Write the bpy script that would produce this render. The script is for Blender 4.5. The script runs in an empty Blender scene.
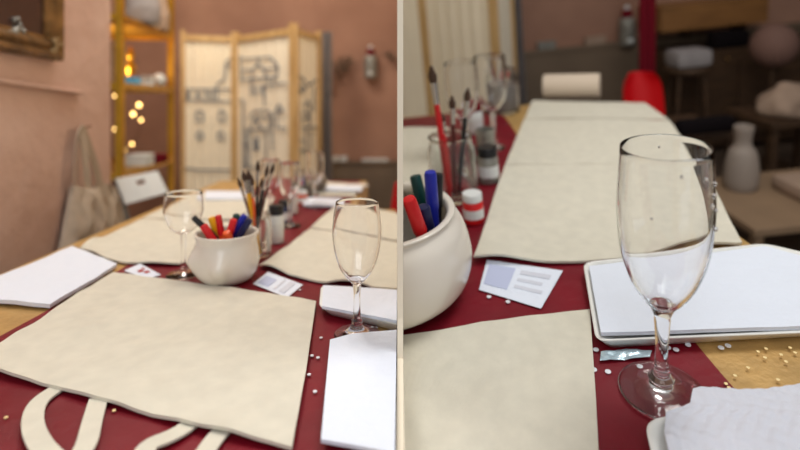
import bpy, bmesh, math, random
from mathutils import Vector, Matrix, noise
random.seed(7)
V = Vector
PI = math.pi
SC = bpy.context.scene
COL = SC.collection
FPX, HX, HY = 500.0, 400.0, 105.0          # focal length in pixels, principal column, eye-level row
EYE = V((0, 0, 1.05))

# ------------------------------------------------------------------ the two rooms
class Room:
    """a room's own axes: z up, y away from the eye; M takes them to the world"""
    def __init__(s, up, eye_h, side):
        u = V(up).normalized()
        y = (V((0, 1, 0)) - u * u.y).normalized()
        x = y.cross(u).normalized()
        R = Matrix((x, y, u)).transposed()
        s.R, s.Rt = R, R.transposed()
        s.eye = V((0, 0, eye_h))
        s.M = Matrix.Translation(EYE) @ R.to_4x4() @ Matrix.Translation(-s.eye)
        s.side = side
        s.nx = s.Rt @ V((1, 0, 0))
    def ray(s, x, y):
        return s.Rt @ V(((x - HX) / FPX, 1, -(y - HY) / FPX))
    def pt(s, x, y, z=0.756):
        d = s.ray(x, y); return s.eye + d * ((z - s.eye.z) / d.z)
    def pd(s, x, y, Y):
        d = s.ray(x, y); return s.eye + d * (Y / d.y)
    def pw(s, x, y, A, B, off=0.0):
        """on the upright plane through A and B"""
        A = V((A[0], A[1], 0)); B = V((B[0], B[1], 0))
        t = (B - A).normalized(); n = V((t.y, -t.x, 0))
        if n.dot(s.eye - A) < 0: n = -n
        A = A + n * off
        d = s.ray(x, y); k = n.dot(A - s.eye) / n.dot(d)
        return s.eye + d * k

L = Room((0, 0, 1), 1.05, -1)
R = Room((-0.103, -0.225, 0.969), 0.75 + 0.462, 1)

# ------------------------------------------------------------------ materials
def mat(name, col, rough=0.6, metal=0.0, trans=0.0, ior=1.45, emis=None, es=0.0, noise_amt=0.0, nscale=8.0,
        bump=0.0, bscale=60.0, sheen=0.0, weave=0.0, wscale=900.0, spec=0.5, col2=None, coat=0.0, stretch=None):
    m = bpy.data.materials.new(name); m.use_nodes = True
    nt = m.node_tree; N = nt.nodes; K = nt.links
    b = N['Principled BSDF']
    c = (*col, 1)
    b.inputs['Base Color'].default_value = c
    b.inputs['Roughness'].default_value = rough
    b.inputs['Metallic'].default_value = metal
    b.inputs['Transmission Weight'].default_value = trans
    b.inputs['IOR'].default_value = ior
    b.inputs['Specular IOR Level'].default_value = spec
    b.inputs['Sheen Weight'].default_value = sheen
    b.inputs['Coat Weight'].default_value = coat
    if emis:
        b.inputs['Emission Color'].default_value = (*emis, 1); b.inputs['Emission Strength'].default_value = es
    tc = N.new('ShaderNodeTexCoord')
    src = tc.outputs['Object']
    if stretch:
        mp = N.new('ShaderNodeMapping'); mp.inputs['Scale'].default_value = stretch
        K.new(src, mp.inputs['Vector']); src = mp.outputs['Vector']
    if noise_amt > 0:
        nz = N.new('ShaderNodeTexNoise'); nz.inputs['Scale'].default_value = nscale; nz.inputs['Detail'].default_value = 6
        K.new(src, nz.inputs['Vector'])
        rp = N.new('ShaderNodeValToRGB')
        c2 = col2 if col2 else tuple(v * (1 - noise_amt) for v in col)
        rp.color_ramp.elements[0].position = 0.33; rp.color_ramp.elements[0].color = (*c2, 1)
        rp.color_ramp.elements[1].position = 0.68; rp.color_ramp.elements[1].color = c
        K.new(nz.outputs['Fac'], rp.inputs['Fac']); K.new(rp.outputs['Color'], b.inputs['Base Color'])
    last = None
    if bump > 0:
        nb = N.new('ShaderNodeTexNoise'); nb.inputs['Scale'].default_value = bscale; nb.inputs['Detail'].default_value = 4
        K.new(src, nb.inputs['Vector'])
        bp = N.new('ShaderNodeBump'); bp.inputs['Strength'].default_value = bump; bp.inputs['Distance'].default_value = 0.01
        K.new(nb.outputs['Fac'], bp.inputs['Height']); last = bp
    if weave > 0:
        h = None
        for ax in ('X', 'Y'):
            w = N.new('ShaderNodeTexWave'); w.wave_type = 'BANDS'; w.bands_direction = ax
            w.inputs['Scale'].default_value = wscale; w.inputs['Distortion'].default_value = 1.5
            K.new(src, w.inputs['Vector'])
            if h is None: h = w.outputs['Fac']
            else:
                a = N.new('ShaderNodeMath'); a.operation = 'ADD'; K.new(h, a.inputs[0]); K.new(w.outputs['Fac'], a.inputs[1]); h = a.outputs[0]
        bw = N.new('ShaderNodeBump'); bw.inputs['Strength'].default_value = weave; bw.inputs['Distance'].default_value = 0.001
        K.new(h, bw.inputs['Height'])
        if last: K.new(last.outputs['Normal'], bw.inputs['Normal'])
        last = bw
    if last: K.new(last.outputs['Normal'], b.inputs['Normal'])
    return m

def srgb(r, g, b):
    f = lambda c: (c / 255 / 12.92) if c / 255 <= 0.04045 else ((c / 255 + 0.055) / 1.055) ** 2.4
    return (f(r), f(g), f(b))

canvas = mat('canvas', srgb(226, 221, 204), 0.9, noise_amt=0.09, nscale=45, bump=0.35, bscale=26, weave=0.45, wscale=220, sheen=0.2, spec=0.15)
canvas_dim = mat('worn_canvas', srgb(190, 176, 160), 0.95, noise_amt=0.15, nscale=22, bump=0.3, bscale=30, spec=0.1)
paper = mat('white_paper', srgb(222, 229, 242), 0.85, bump=0.25, bscale=60, spec=0.2)
tissue = mat('tissue_paper', srgb(208, 210, 220), 0.95, bump=0.25, bscale=90, spec=0.1)
foam = mat('foam_white', srgb(228, 228, 224), 0.55, bump=0.03, bscale=300, spec=0.4)
redcloth = mat('red_satin', srgb(124, 14, 32), 0.42, noise_amt=0.3, nscale=9, bump=0.35, bscale=16, weave=0.2, wscale=300, spec=0.35)
goldcloth = mat('gold_cloth', srgb(196, 158, 98), 0.45, metal=0.2, noise_amt=0.22, nscale=30, bump=0.15, bscale=120)
glass = mat('clear_glass', (1, 1, 1), 0.0, trans=1.0, ior=1.45)
jarglass = mat('jar_glass', (0.93, 0.95, 0.95), 0.02, trans=1.0, ior=1.45)
waterm = mat('murky_water', (0.75, 0.72, 0.7), 0.05, trans=0.9, ior=1.33)
ceramic = mat('white_ceramic', srgb(226, 219, 208), 0.22, noise_amt=0.05, nscale=6, spec=0.5, coat=0.4)
plaster = mat('pink_plaster', srgb(211, 183, 170), 0.9, noise_amt=0.12, nscale=3.2, bump=0.8, bscale=10, spec=0.15, col2=srgb(196, 164, 150))
plaster_b = mat('brown_pink_plaster', srgb(176, 136, 116), 0.92, noise_amt=0.25, nscale=2.2, bump=0.2, bscale=10, spec=0.1, col2=srgb(150, 113, 96))
dado = mat('dado_paint', srgb(124, 106, 88), 0.7, noise_amt=0.25, nscale=3, bump=0.1)
floorm = mat('floor_tiles', srgb(92, 76, 64), 0.6, noise_amt=0.3, nscale=3)
ceilm = mat('ceiling_paint', srgb(190, 170, 150), 0.9, noise_amt=0.05)
cream = mat('partition_paint', srgb(240, 228, 206), 0.7, noise_amt=0.02)
pine = mat('pine_wood', srgb(214, 180, 126), 0.5, noise_amt=0.28, nscale=7, stretch=(6, 6, 0.6), col2=srgb(186, 148, 94))
darkwood = mat('dark_wood', srgb(78, 56, 38), 0.55, noise_amt=0.4, nscale=6, stretch=(1, 1, 6))
midwood = mat('brown_wood', srgb(150, 104, 58), 0.5, noise_amt=0.35, nscale=5, stretch=(1, 6, 6))
goldmetal = mat('brass_metal', srgb(214, 160, 50), 0.36, metal=0.75, noise_amt=0.25, nscale=9)
screencloth = mat('screen_cloth', srgb(246, 234, 210), 0.9, noise_amt=0.06, nscale=5, spec=0.1, sheen=0.2)
inkline = mat('blue_grey_ink', srgb(92, 106, 126), 0.8)
greycloth = mat('grey_cloth', srgb(158, 152, 152), 0.95, noise_amt=0.2, nscale=12, spec=0.1)
oldgold = mat('antique_gold', srgb(138, 104, 62), 0.42, metal=0.6, noise_amt=0.6, nscale=22, bump=0.5, bscale=40)
mirrorm = mat('dark_picture', srgb(62, 40, 34), 0.18, noise_amt=0.5, nscale=5, coat=0.5)
gilt = mat('worn_gilt', srgb(170, 145, 105), 0.45, metal=0.4, noise_amt=0.4, nscale=40)
silver = mat('silver_paint', srgb(160, 158, 150), 0.4, metal=0.4, noise_amt=0.4, nscale=40)
whitepl = mat('white_plastic', srgb(216, 220, 220), 0.4)
blackm = mat('black_plastic', srgb(22, 22, 26), 0.4)
redm = mat('red_plastic', srgb(205, 28, 34), 0.35)
redchair = mat('red_paint', srgb(196, 10, 20), 0.4)
yellowm = mat('yellow_plastic', srgb(240, 178, 20), 0.35)
orangem = mat('orange_plastic', srgb(226, 92, 42), 0.35)
bluem = mat('blue_plastic', srgb(30, 42, 160), 0.35)
navym = mat('navy_plastic', srgb(20, 26, 70), 0.35)
greenm = mat('dark_green_plastic', srgb(14, 62, 60), 0.35)
bristle = mat('bristle', srgb(70, 50, 38), 0.8)
ferrule = mat('ferrule', srgb(190, 186, 180), 0.25, metal=0.9)
handlew = mat('brush_lacquer', srgb(92, 40, 36), 0.3)
sequinm = mat('sequin', srgb(238, 242, 248), 0.25, metal=0.2)  # glint put into the base colour, near-white so they read as sparkling
sequing = mat('gold_sequin', srgb(252, 228, 170), 0.25, metal=0.2)  # same for the gold ones: sparkle painted as a pale base colour
bluepack = mat('light_blue_card', srgb(96, 178, 226), 0.5)
inkblue = mat('printed_blue', srgb(184, 192, 220), 0.7)
inkgrey = mat('printed_grey', srgb(204, 208, 220), 0.7)
inkred = mat('printed_red', srgb(170, 50, 50), 0.7)
greenery = mat('dry_leaves', srgb(60, 56, 44), 0.9)
steelgrey = mat('grey_tube', srgb(120, 118, 116), 0.35, metal=0.7)
beige2 = mat('pale_beige_cloth', srgb(206, 190, 172), 0.9)
maroon = mat('maroon_cloth', srgb(110, 20, 34), 0.9, spec=0.1)
beige = mat('beige_cloth', srgb(172, 148, 130), 0.9, noise_amt=0.15, nscale=9, spec=0.1)
tanwood = mat('pale_wood', srgb(150, 124, 98), 0.6, noise_amt=0.2, nscale=6)
bulbm = mat('warm_bulb', (1, 0.7, 0.3), 0.5, emis=(1.0, 0.62, 0.2), es=7.0)
blackcloth = mat('black_cloth', srgb(24, 20, 22), 0.95, spec=0.05)

# ------------------------------------------------------------------ mesh helpers
class G:
    """collects shapes in a room's axes, built as ONE mesh object"""
    def __init__(s): s.v = []; s.f = []
    def add(s, v, f, M=None):
        b = len(s.v)
        s.v += [(M @ V(p)) if M is not None else V(p) for p in v]
        s.f += [tuple(b + i for i in q) for q in f]
        return s
    def box(s, lo, hi, M=None):
        x0, y0, z0 = lo; x1, y1, z1 = hi
        v = [(x0,y0,z0),(x1,y0,z0),(x1,y1,z0),(x0,y1,z0),(x0,y0,z1),(x1,y0,z1),(x1,y1,z1),(x0,y1,z1)]
        return s.add(v, [(0,3,2,1),(4,5,6,7),(0,1,5,4),(1,2,6,5),(2,3,7,6),(3,0,4,7)], M)
    def bar(s, a, b, w, h=None, upv=(0, 0, 1)):
        """rectangular bar from a to b"""
        a, b = V(a), V(b); h = w if h is None else h
        d = (b - a).normalized(); u = V(upv)
        if abs(d.dot(u)) > 0.95: u = V((0, 1, 0))
        x = d.cross(u).normalized() * w / 2; z = x.normalized().cross(d).normalized() * h / 2
        v = [a - x - z, a + x - z, a + x + z, a - x + z, b - x - z, b + x - z, b + x + z, b - x + z]
        return s.add(v, [(0,1,2,3),(7,6,5,4),(0,4,5,1),(1,5,6,2),(2,6,7,3),(3,7,4,0)])
    def tube(s, pts, r, n=10, cap=True):
        pts = [V(p) for p in pts]; rs = r if isinstance(r, (list, tuple)) else [r] * len(pts)
        v = []; f = []; pu = None
        for i, p in enumerate(pts):
            d = (pts[min(i + 1, len(pts) - 1)] - pts[max(i - 1, 0)]).normalized()
            if pu is None: pu = V((0, 0, 1)) if abs(d.z) < 0.9 else V((1, 0, 0))
            x = d.cross(pu).normalized(); y = x.cross(d).normalized(); pu = y
            for k in range(n):
                a = 2 * PI * k / n
                v.append(p + (x * math.cos(a) + y * math.sin(a)) * rs[i])
        for i in range(len(pts) - 1):
            for k in range(n):
                k2 = (k + 1) % n
                f.append((i*n + k, i*n + k2, (i+1)*n + k2, (i+1)*n + k))
        if cap:
            f.append(tuple(range(n - 1, -1, -1))); f.append(tuple((len(pts)-1)*n + k for k in range(n)))
        return s.add(v, f)
    def lathe(s, prof, c=(0, 0, 0), n=48, closed=False, defo=None, zmin=0.0):
        """prof: list of (r, z); closed joins last to first"""
        v = []; f = []; c = V(c); m = len(prof)
        for r, z in prof:
            for k in range(n):
                a = 2 * PI * k / n
                p = V((r * math.cos(a), r * math.sin(a), z))
                if defo: p = defo(p)
                if zmin is not None and p.z < zmin: p.z = zmin
                v.append(c + p)
        for i in range(m - 1 if not closed else m):
            j = (i + 1) % m
            for k in range(n):
                k2 = (k + 1) % n
                f.append((i*n + k, i*n + k2, j*n + k2, j*n + k))
        if not closed:
            if prof[0][0] > 1e-6: f.append(tuple(range(n - 1, -1, -1)))
            if prof[-1][0] > 1e-6: f.append(tuple((m-1)*n + k for k in range(n)))
        return s.add(v, f)
    def ball(s, c, r, sc=(1, 1, 1), n=16):
        prof = [(max(1e-7, math.sin(PI*i/n)), -math.cos(PI*i/n)) for i in range(n + 1)]
        c = V(c)
        return s.lathe([(a*r, b*r) for a, b in prof], c, n*2, defo=lambda p: V((p.x*sc[0], p.y*sc[1], p.z*sc[2])), zmin=None)

def link(name, g, m, room, parent=None, loc=None, smooth=True, clip=False, bevel=0.0, autos=40):
    """g's shapes (room axes) become one mesh object; loc is the object's origin in room axes"""
    bm = bmesh.new()
    o0 = V(parent['_o']) if parent is not None else V(loc if loc is not None else (0, 0, 0))
    vs = [bm.verts.new(p) for p in g.v]
    for q in g.f:
        try: bm.faces.new([vs[i] for i in q])
        except ValueError: pass
    bmesh.ops.remove_doubles(bm, verts=bm.verts, dist=1e-6)
    bmesh.ops.recalc_face_normals(bm, faces=bm.faces)
    if bevel > 0:
        es = [e for e in bm.edges if len(e.link_faces) == 2 and e.calc_face_angle(0) > 0.6]
        bmesh.ops.bevel(bm, geom=es, offset=bevel, segments=2, affect='EDGES', profile=0.6)
    if clip:
        n = room.nx * room.side
        co = room.eye + n * 0.0042
        bmesh.ops.bisect_plane(bm, geom=list(bm.verts) + list(bm.edges) + list(bm.faces), plane_co=co, plane_no=-n, clear_outer=True, clear_inner=False)
        be = [e for e in bm.edges if len(e.link_faces) == 1]
        if be: bmesh.ops.holes_fill(bm, edges=be, sides=0)
        bmesh.ops.recalc_face_normals(bm, faces=bm.faces)
    bmesh.ops.translate(bm, verts=bm.verts, vec=-o0)
    me = bpy.data.meshes.new(name)
    for f in bm.faces: f.smooth = smooth
    bm.to_mesh(me); bm.free()
    me.materials.append(m)
    if smooth: me.set_sharp_from_angle(angle=math.radians(autos))
    o = bpy.data.objects.new(name, me); COL.objects.link(o)
    if parent is not None:
        o.parent = parent
    else:
        o.matrix_world = room.M @ Matrix.Translation(o0)
        o['_o'] = list(o0)
    if parent is not None: o['_o'] = list(o0)
    return o

def tag(o, label, cat, group=None, kind=None):
    if label: o['label'] = label
    if cat: o['category'] = cat
    if group: o['group'] = group
    if kind: o['kind'] = kind
    return o

def thing(name, label, cat, room, loc, group=None):
    o = bpy.data.objects.new(name, None); COL.objects.link(o)
    o.empty_display_size = 0.02
    o.matrix_world = room.M @ Matrix.Translation(V(loc)); o['_o'] = list(loc)
    return tag(o, label, cat, group)

def struct(name, g, m, room, **kw):
    o = link(name, g, m, room, smooth=kw.pop('smooth', False), **kw); o['kind'] = 'structure'; return o

def polyline(pts, n):
    """n+1 points evenly along pts"""
    ls = [0]
    for a, b in zip(pts, pts[1:]): ls.append(ls[-1] + (b - a).length)
    out = []
    for i in range(n + 1):
        t = ls[-1] * i / n; k = 0
        while k < len(pts) - 2 and ls[k + 1] < t: k += 1
        q = (t - ls[k]) / max(1e-9, ls[k + 1] - ls[k])
        out.append(pts[k].lerp(pts[k + 1], min(1, max(0, q))))
    return out

def coons(bot, right, top, left, nu, nv):
    """bot and top run left to right, left and right run bottom to top"""
    B = polyline(bot, nu); T_ = polyline(top, nu); Lf = polyline(left, nv); Rt = polyline(right, nv)
    g = []
    for j in range(nv + 1):
        v = j / nv
        for i in range(nu + 1):
            u = i / nu
            g.append(B[i]*(1-v) + T_[i]*v + Lf[j]*(1-u) + Rt[j]*u
                     - (B[0]*(1-u)*(1-v) + B[-1]*u*(1-v) + T_[0]*(1-u)*v + T_[-1]*u*v))
    return g

def cloth(room, bot, right, top, left, th=0.003, z0=0.7545, wr=0.002, ws=9.0, curl=None, nu=44, nv=36, seed=0, unproj=0.757):
    """flat cloth or paper on the table from pixel outlines; curl(u, v) lifts it"""
    P = lambda L_: [room.pt(x, y, unproj) for x, y in L_]
    g = coons(P(bot), P(right), P(top), P(left), nu, nv)
    top_v = []; bot_v = []
    for j in range(nv + 1):
        for i in range(nu + 1):
            p = g[j*(nu+1) + i]; u, v = i/nu, j/nv
            w = (noise.noise(V((p.x*ws + seed, p.y*ws, seed))) * 0.6 + noise.noise(V((p.x*ws*2.7, p.y*ws*2.7, seed + 5))) * 0.4)
            h = max(0, w * wr + wr * 0.35) + (curl(u, v) if curl else 0)
            top_v.append(V((p.x, p.y, z0 + h + th))); bot_v.append(V((p.x, p.y, z0 + h)))
    n = (nu+1)*(nv+1); f = []
    for j in range(nv):
        for i in range(nu):
            a = j*(nu+1) + i; b = a + 1; c = a + nu + 2; d = a + nu + 1
            f.append((a, b, c, d)); f.append((n + d, n + c, n + b, n + a))
    ring = [i for i in range(nu+1)] + [j*(nu+1) + nu for j in range(1, nv+1)] + [nv*(nu+1) + i for i in range(nu-1, -1, -1)] + [j*(nu+1) for j in range(nv-1, 0, -1)]
    for k in range(len(ring)):
        a, b = ring[k], ring[(k+1) % len(ring)]
        f.append((a, n + a, n + b, b))
    return G().add(top_v + bot_v, f)

def quad(room, bl, br, tr, tl, **kw):
    return cloth(room, [bl, br], [br, tr], [tl, tr], [bl, tl], **kw)

def ribbon(room, px, width, z, th=0.003, n=40, lift=None):
    pts = [room.pt(x, y, z) for x, y in px]
    # smooth the path
    for _ in range(3):
        q = [pts[0]]
        for a, b in zip(pts, pts[1:]): q += [a.lerp(b, 0.25), a.lerp(b, 0.75)]
        q.append(pts[-1]); pts = q
    pts = polyline(pts, n)
    v = []; f = []
    for i, p in enumerate(pts):
        d = (pts[min(i+1, n)] - pts[max(i-1, 0)]).normalized(); s = V((-d.y, d.x, 0)) * width / 2
        h = lift(i / n) if lift else 0
        for q, zz in ((p - s, z), (p + s, z), (p + s, z + th), (p - s, z + th)):
            v.append(V((q.x, q.y, zz + h)))
    for i in range(n):
        for k in range(4):
            f.append((i*4 + k, i*4 + (k+1) % 4, (i+1)*4 + (k+1) % 4, (i+1)*4 + k))
    f += [(3, 2, 1, 0), (n*4, n*4+1, n*4+2, n*4+3)]
    return G().add(v, f)

# ------------------------------------------------------------------ camera
cam = bpy.data.cameras.new('camera'); co = bpy.data.objects.new('camera', cam); COL.objects.link(co)
co.location = EYE; co.rotation_euler = (PI/2, 0, 0)
cam.sensor_width = 36; cam.lens = FPX / 800 * 36
cam.shift_y = -(225 - HY) / 800.0
cam.clip_start = 0.02; cam.clip_end = 50
cam.dof.use_dof = True; cam.dof.focus_distance = 0.60
BLUR_INF = 9.0                                # blur disc at infinity, pixels
cam.dof.aperture_fstop = (cam.lens / 1000) / (BLUR_INF * 0.60 / FPX)
SC.camera = co

# ------------------------------------------------------------------ shells
# partition between the two rooms: a thin board, low at its near end
g = G()
prof = [(0.40, 0.40), (0.40, 0.7445), (0.48, 0.7585), (0.575, 0.7585), (0.585, 0.80), (0.585, 2.75), (5.2, 2.75), (5.2, -1.4), (0.585, -1.4), (0.585, 0.40)]
prof = [(0.40, 0.30), (0.40, 0.752), (0.575, 0.7585), (0.585, 0.80), (0.585, 2.75), (5.2, 2.75), (5.2, -1.4), (0.585, -1.4), (0.585, 0.30)]
n = len(prof)
g.add([(-0.0031, y, z) for y, z in prof] + [(0.0037, y, z) for y, z in prof],
      [tuple(range(n)), tuple(range(2*n-1, n-1, -1))] + [(i, (i+1) % n, n + (i+1) % n, n + i) for i in range(n)])
struct('wall_middle', g, cream, L)

# left room
WA, WB = (-0.92 + 0.17*0.9, 0.25), (-1.025, 1.77)            # the pink wall's line
t = (V((*WB, 0)) - V((*WA, 0))).normalized(); nl = V((t.y, -t.x, 0))
g = G(); a = V((*WA, 0)); b = V((*WB, 0)); w = nl * -0.14
g.add([a, b, b + w, a + w] + [q + V((0, 0, 2.75)) for q in (a, b, b + w, a + w)],
      [(0,3,2,1),(4,5,6,7),(0,1,5,4),(1,2,6,5),(2,3,7,6),(3,0,4,7)])
struct('wall_left', g, plaster, L)
struct('wall_back', G().box((-2.6, 3.62, 0), (-0.0045, 3.74, 2.75)), plaster_b, L)
struct('wall_alcove', G().box((-2.7, 1.5, 0), (-2.55, 3.62, 2.75)), plaster, L)
struct('floor', G().box((-2.7, 0.2, -0.06), (-0.0045, 3.74, 0)), floorm, L)
struct('ceiling', G().box((-2.7, 0.9, 2.75), (-0.0045, 3.74, 2.85)), ceilm, L)
g = G()                                                        # grey panelled dado and its cap
zt = L.pd(360, 161, 3.6).z
x0 = L.pd(322, 160, 3.6).x
g.box((x0, 3.585, 0), (-0.0045, 3.62, zt - 0.02)); g.box((x0, 3.57, zt - 0.02), (-0.0045, 3.62, zt))
for k in range(3):
    xx = x0 + 0.03 + k * 0.18
    g.box((xx, 3.578, 0.12), (xx + 0.14, 3.59, zt - 0.08))
struct('trim_1', g, dado, L, bevel=0.003)
# moulding line on the pink wall
g = G()
p0 = L.pw(-30, 77, WA, WB); p1 = L.pw(77, 93, WA, WB)
for off, hh in ((0.010, 0.016), (0.018, 0.007)):
    g.bar(p0 + nl*off*0.5, p1 + nl*off*0.5, off, hh)
struct('trim_2', g, plaster, L, bevel=0.002)

# right room (its own axes)
struct('wall_rear', G().box((-0.9, 3.42, 0), (2.9, 3.54, 3.1)), plaster_b, R, clip=True)
struct('wall_right', G().box((2.9, 0.6, 0), (3.0, 3.54, 3.1)), darkwood, R)
struct('floor_right', G().box((-0.9, 0.2, -0.06), (3.0, 3.54, 0)), floorm, R, clip=True)
g = G(); za = R.pd(580, 50, 3.4).z
g.box((-0.8, 3.38, 0), (2.9, 3.42, za)); g.box((-0.8, 3.37, za), (2.9, 3.42, za + 0.03))
struct('trim_3', g, dado, R, clip=True)

# ------------------------------------------------------------------ tables and cloths
def table(name, room, x0, x1, y0, y1, label, clip=False, group=None):
    tt = thing(name, label, 'table', room, ((x0 + x1)/2, (y0 + y1)/2, 0), group)
    link('tabletop', G().box((x0, y0, 0.722), (x1, y1, 0.749)), midwood, room, tt, bevel=0.003, smooth=False)
    for sx in (x0 + 0.05, x1 - 0.05):
        for sy in (y0 + 0.05, y1 - 0.05):
            link('leg', G().tube([(sx, sy, 0), (sx, sy, 0.722)], [0.013, 0.018]), steelgrey, room, tt)
    return tt

def drape(room, outline, z, th, drop, seed=1):
    """a cloth with rounded fall over the edges; outline goes round anticlockwise (room axes)"""
    n = len(outline); g = G(); pts = []
    c = sum((V((x, y, 0)) for x, y in outline), V((0, 0, 0))) / n
    dense = []
    for i in range(n):
        a = V((*outline[i], 0)); b = V((*outline[(i+1) % n], 0)); m = max(1, int((b - a).length / 0.03))
        dense += [a.lerp(b, k/m) for k in range(m)]
    m = len(dense)
    def ringpts(off, zz, amp):
        out = []
        for i, p in enumerate(dense):
            d = (dense[(i+1) % m] - dense[i-1]).normalized(); nn = V((d.y, -d.x, 0))
            if nn.dot(p - c) < 0: nn = -nn
            w = noise.noise(p * 14 + V((seed, 0, 0))) * amp
            out.append(p + nn * (off + w) + V((0, 0, zz)))
        return out
    rings = [ringpts(0.0, z + th, 0), ringpts(0.006, z + th - 0.004, 0), ringpts(0.008, z - 0.03, 0.002), ringpts(0.014, z - drop, 0.012)]
    inner = [ringpts(0.010, z - drop, 0.012), ringpts(0.005, z - 0.03, 0.002), ringpts(0.003, z, 0), ringpts(0.0, z, 0)]
    allr = rings + inner; v = [p for r in allr for p in r]; f = []
    for k in range(len(allr) - 1):
        for i in range(m):
            j = (i + 1) % m
            f.append((k*m + i, k*m + j, (k+1)*m + j, (k+1)*m + i))
    f.append(tuple(range(m))); f.append(tuple((len(allr)-1)*m + i for i in range(m-1, -1, -1)))
    return g.add(v, f)

table('banquet_table', L, -0.70, -0.02, 0.30, 1.42, 'long folding table under the gold cloth in the pink plaster room, near half')
table('banquet_table', L, -0.70, -0.14, 1.44, 1.96, 'small folding table standing end to end with the long one, by the folding screen')
o = link('tablecloth', drape(L, [(-0.705, 0.295), (-0.016, 0.295), (-0.016, 1.43), (-0.135, 1.43), (-0.135, 1.97), (-0.705, 1.97)], 0.7495, 0.0015, 0.22), goldcloth, L, smooth=True, autos=30)
tag(o, 'gold cloth covering both tables in the pink plaster room', 'tablecloth')
bot = [(-0.515, 0.30), (-0.035, 0.30)]; 
g = G(); vs = []; fs = []; NX, NY = 50, 110
for k, zz in enumerate((0.0014, 0.0)):
    for j in range(NY + 1):
        for i in range(NX + 1):
            y = 0.30 + 1.66 * j / NY
            xl = -0.512 + 0.006*math.sin(y*9); xr = -0.030 - (0.125 if y > 1.41 else 0.0) * min(1, max(0, (y - 1.30)/0.1))
            if y > 1.3: xr = -0.030 - 0.125 * min(1, (y - 1.30)/0.1)
            x = xl + (xr - xl) * i / NX
            w = max(0, noise.noise(V((x*11, y*7, 3)))) * 0.0022
            vs.append((x, y, 0.7512 + zz + w * (1 if 0 < i < NX and 0 < j < NY else 0)))
n = (NX+1)*(NY+1)
for j in range(NY):
    for i in range(NX):
        a = j*(NX+1) + i; b = a+1; c = a+NX+2; d = a+NX+1
        fs += [(a, b, c, d), (n+d, n+c, n+b, n+a)]
ring = [i for i in range(NX+1)] + [j*(NX+1) + NX for j in range(1, NY+1)] + [NY*(NX+1) + i for i in range(NX-1, -1, -1)] + [j*(NX+1) for j in range(NY-1, 0, -1)]
for k in range(len(ring)):
    a, b = ring[k], ring[(k+1) % len(ring)]; fs.append((a, n+a, n+b, b))
o = link('table_runner', G().add(vs, fs), redcloth, L); tag(o, 'dark red satin runner lying on the gold cloth in the pink plaster room', 'table runner')

# right table
pr = R.pt(745, 245); pf = R.pt(590, 97); rx = max(pr.x, R.pt(800, 330).x) + 0.06
RX1 = R.pt(742, 243).x + 0.01; RY1 = pf.y
RXn = R.pt(800, 330).x + 0.12
g = thing('banquet_table', 'long table with a red runner in the other room, behind the large flute', 'table', R, (0.4, 1.0, 0))
link('tabletop', G().box((-0.3, 0.12, 0.722), (RX1, RY1, 0.749)), midwood, R, g, clip=True, smooth=False)
for sx, sy in ((0.42, 0.2), (RX1 - 0.05, RY1 - 0.06), (0.25, RY1 - 0.06)):
    link('leg', G().tube([(sx, sy, 0), (sx, sy, 0.722)], [0.013, 0.018]), steelgrey, R, g)
o = link('tablecloth', drape(R, [(-0.4, 0.115), (RX1 + 0.004, 0.115), (RX1 + 0.004, RY1 + 0.004), (-0.4, RY1 + 0.004)], 0.7495, 0.0015, 0.20, 4), goldcloth, R, clip=True, autos=30)
tag(o, 'gold cloth on the table of the large flute, showing right of the red runner', 'tablecloth')
xr0 = R.pt(706, 345, .7535).x
vs = []; fs = []
for k, zz in enumerate((0.0014, 0.0)):
    for j in range(NY + 1):
        for i in range(NX + 1):
            y = 0.13 + (RY1 - 0.14) * j / NY
            xl = -0.4; x = xl + (xr0 + 0.01*math.sin(y*8+1) - xl) * i / NX
            w = max(0, noise.noise(V((x*9, y*7, 8)))) * 0.0022
            vs.append((x, y, 0.7512 + zz + w * (1 if 0 < i < NX and 0 < j < NY else 0)))
o = link('table_runner', G().add(vs, fs or [q for q in []] or (lambda: [
    *[(j*(NX+1)+i, j*(NX+1)+i+1, j*(NX+1)+i+NX+2, j*(NX+1)+i+NX+1) for j in range(NY) for i in range(NX)],
    *[(n+j*(NX+1)+i+NX+1, n+j*(NX+1)+i+NX+2, n+j*(NX+1)+i+1, n+j*(NX+1)+i) for j in range(NY) for i in range(NX)],
    *[(ring[k], n+ring[k], n+ring[(k+1) % len(ring)], ring[(k+1) % len(ring)]) for k in range(len(ring))]])()), redcloth, R, clip=True)
tag(o, 'dark red satin runner under the large flute and its round foot', 'table runner')

# ------------------------------------------------------------------ left: bags and paper
TZ = 0.7535 + 0.0012
def edge_lift(side, amp, freq, ph=0.0, depth=0.12):
    def f(u, v):
        d = {'b': v, 't': 1 - v, 'l': u, 'r': 1 - u}[side]; s = u if side in 'bt' else v
        return amp * max(0, math.sin(s * freq + ph)) * max(0, 1 - d / depth) ** 2
    return f
def add_seam(room, tt, a, b, z, w=0.0012):
    link('hem', G().bar(room.pt(*a, z), room.pt(*b, z), 0.0022, 0.0006), canvas, room, tt)

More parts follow.
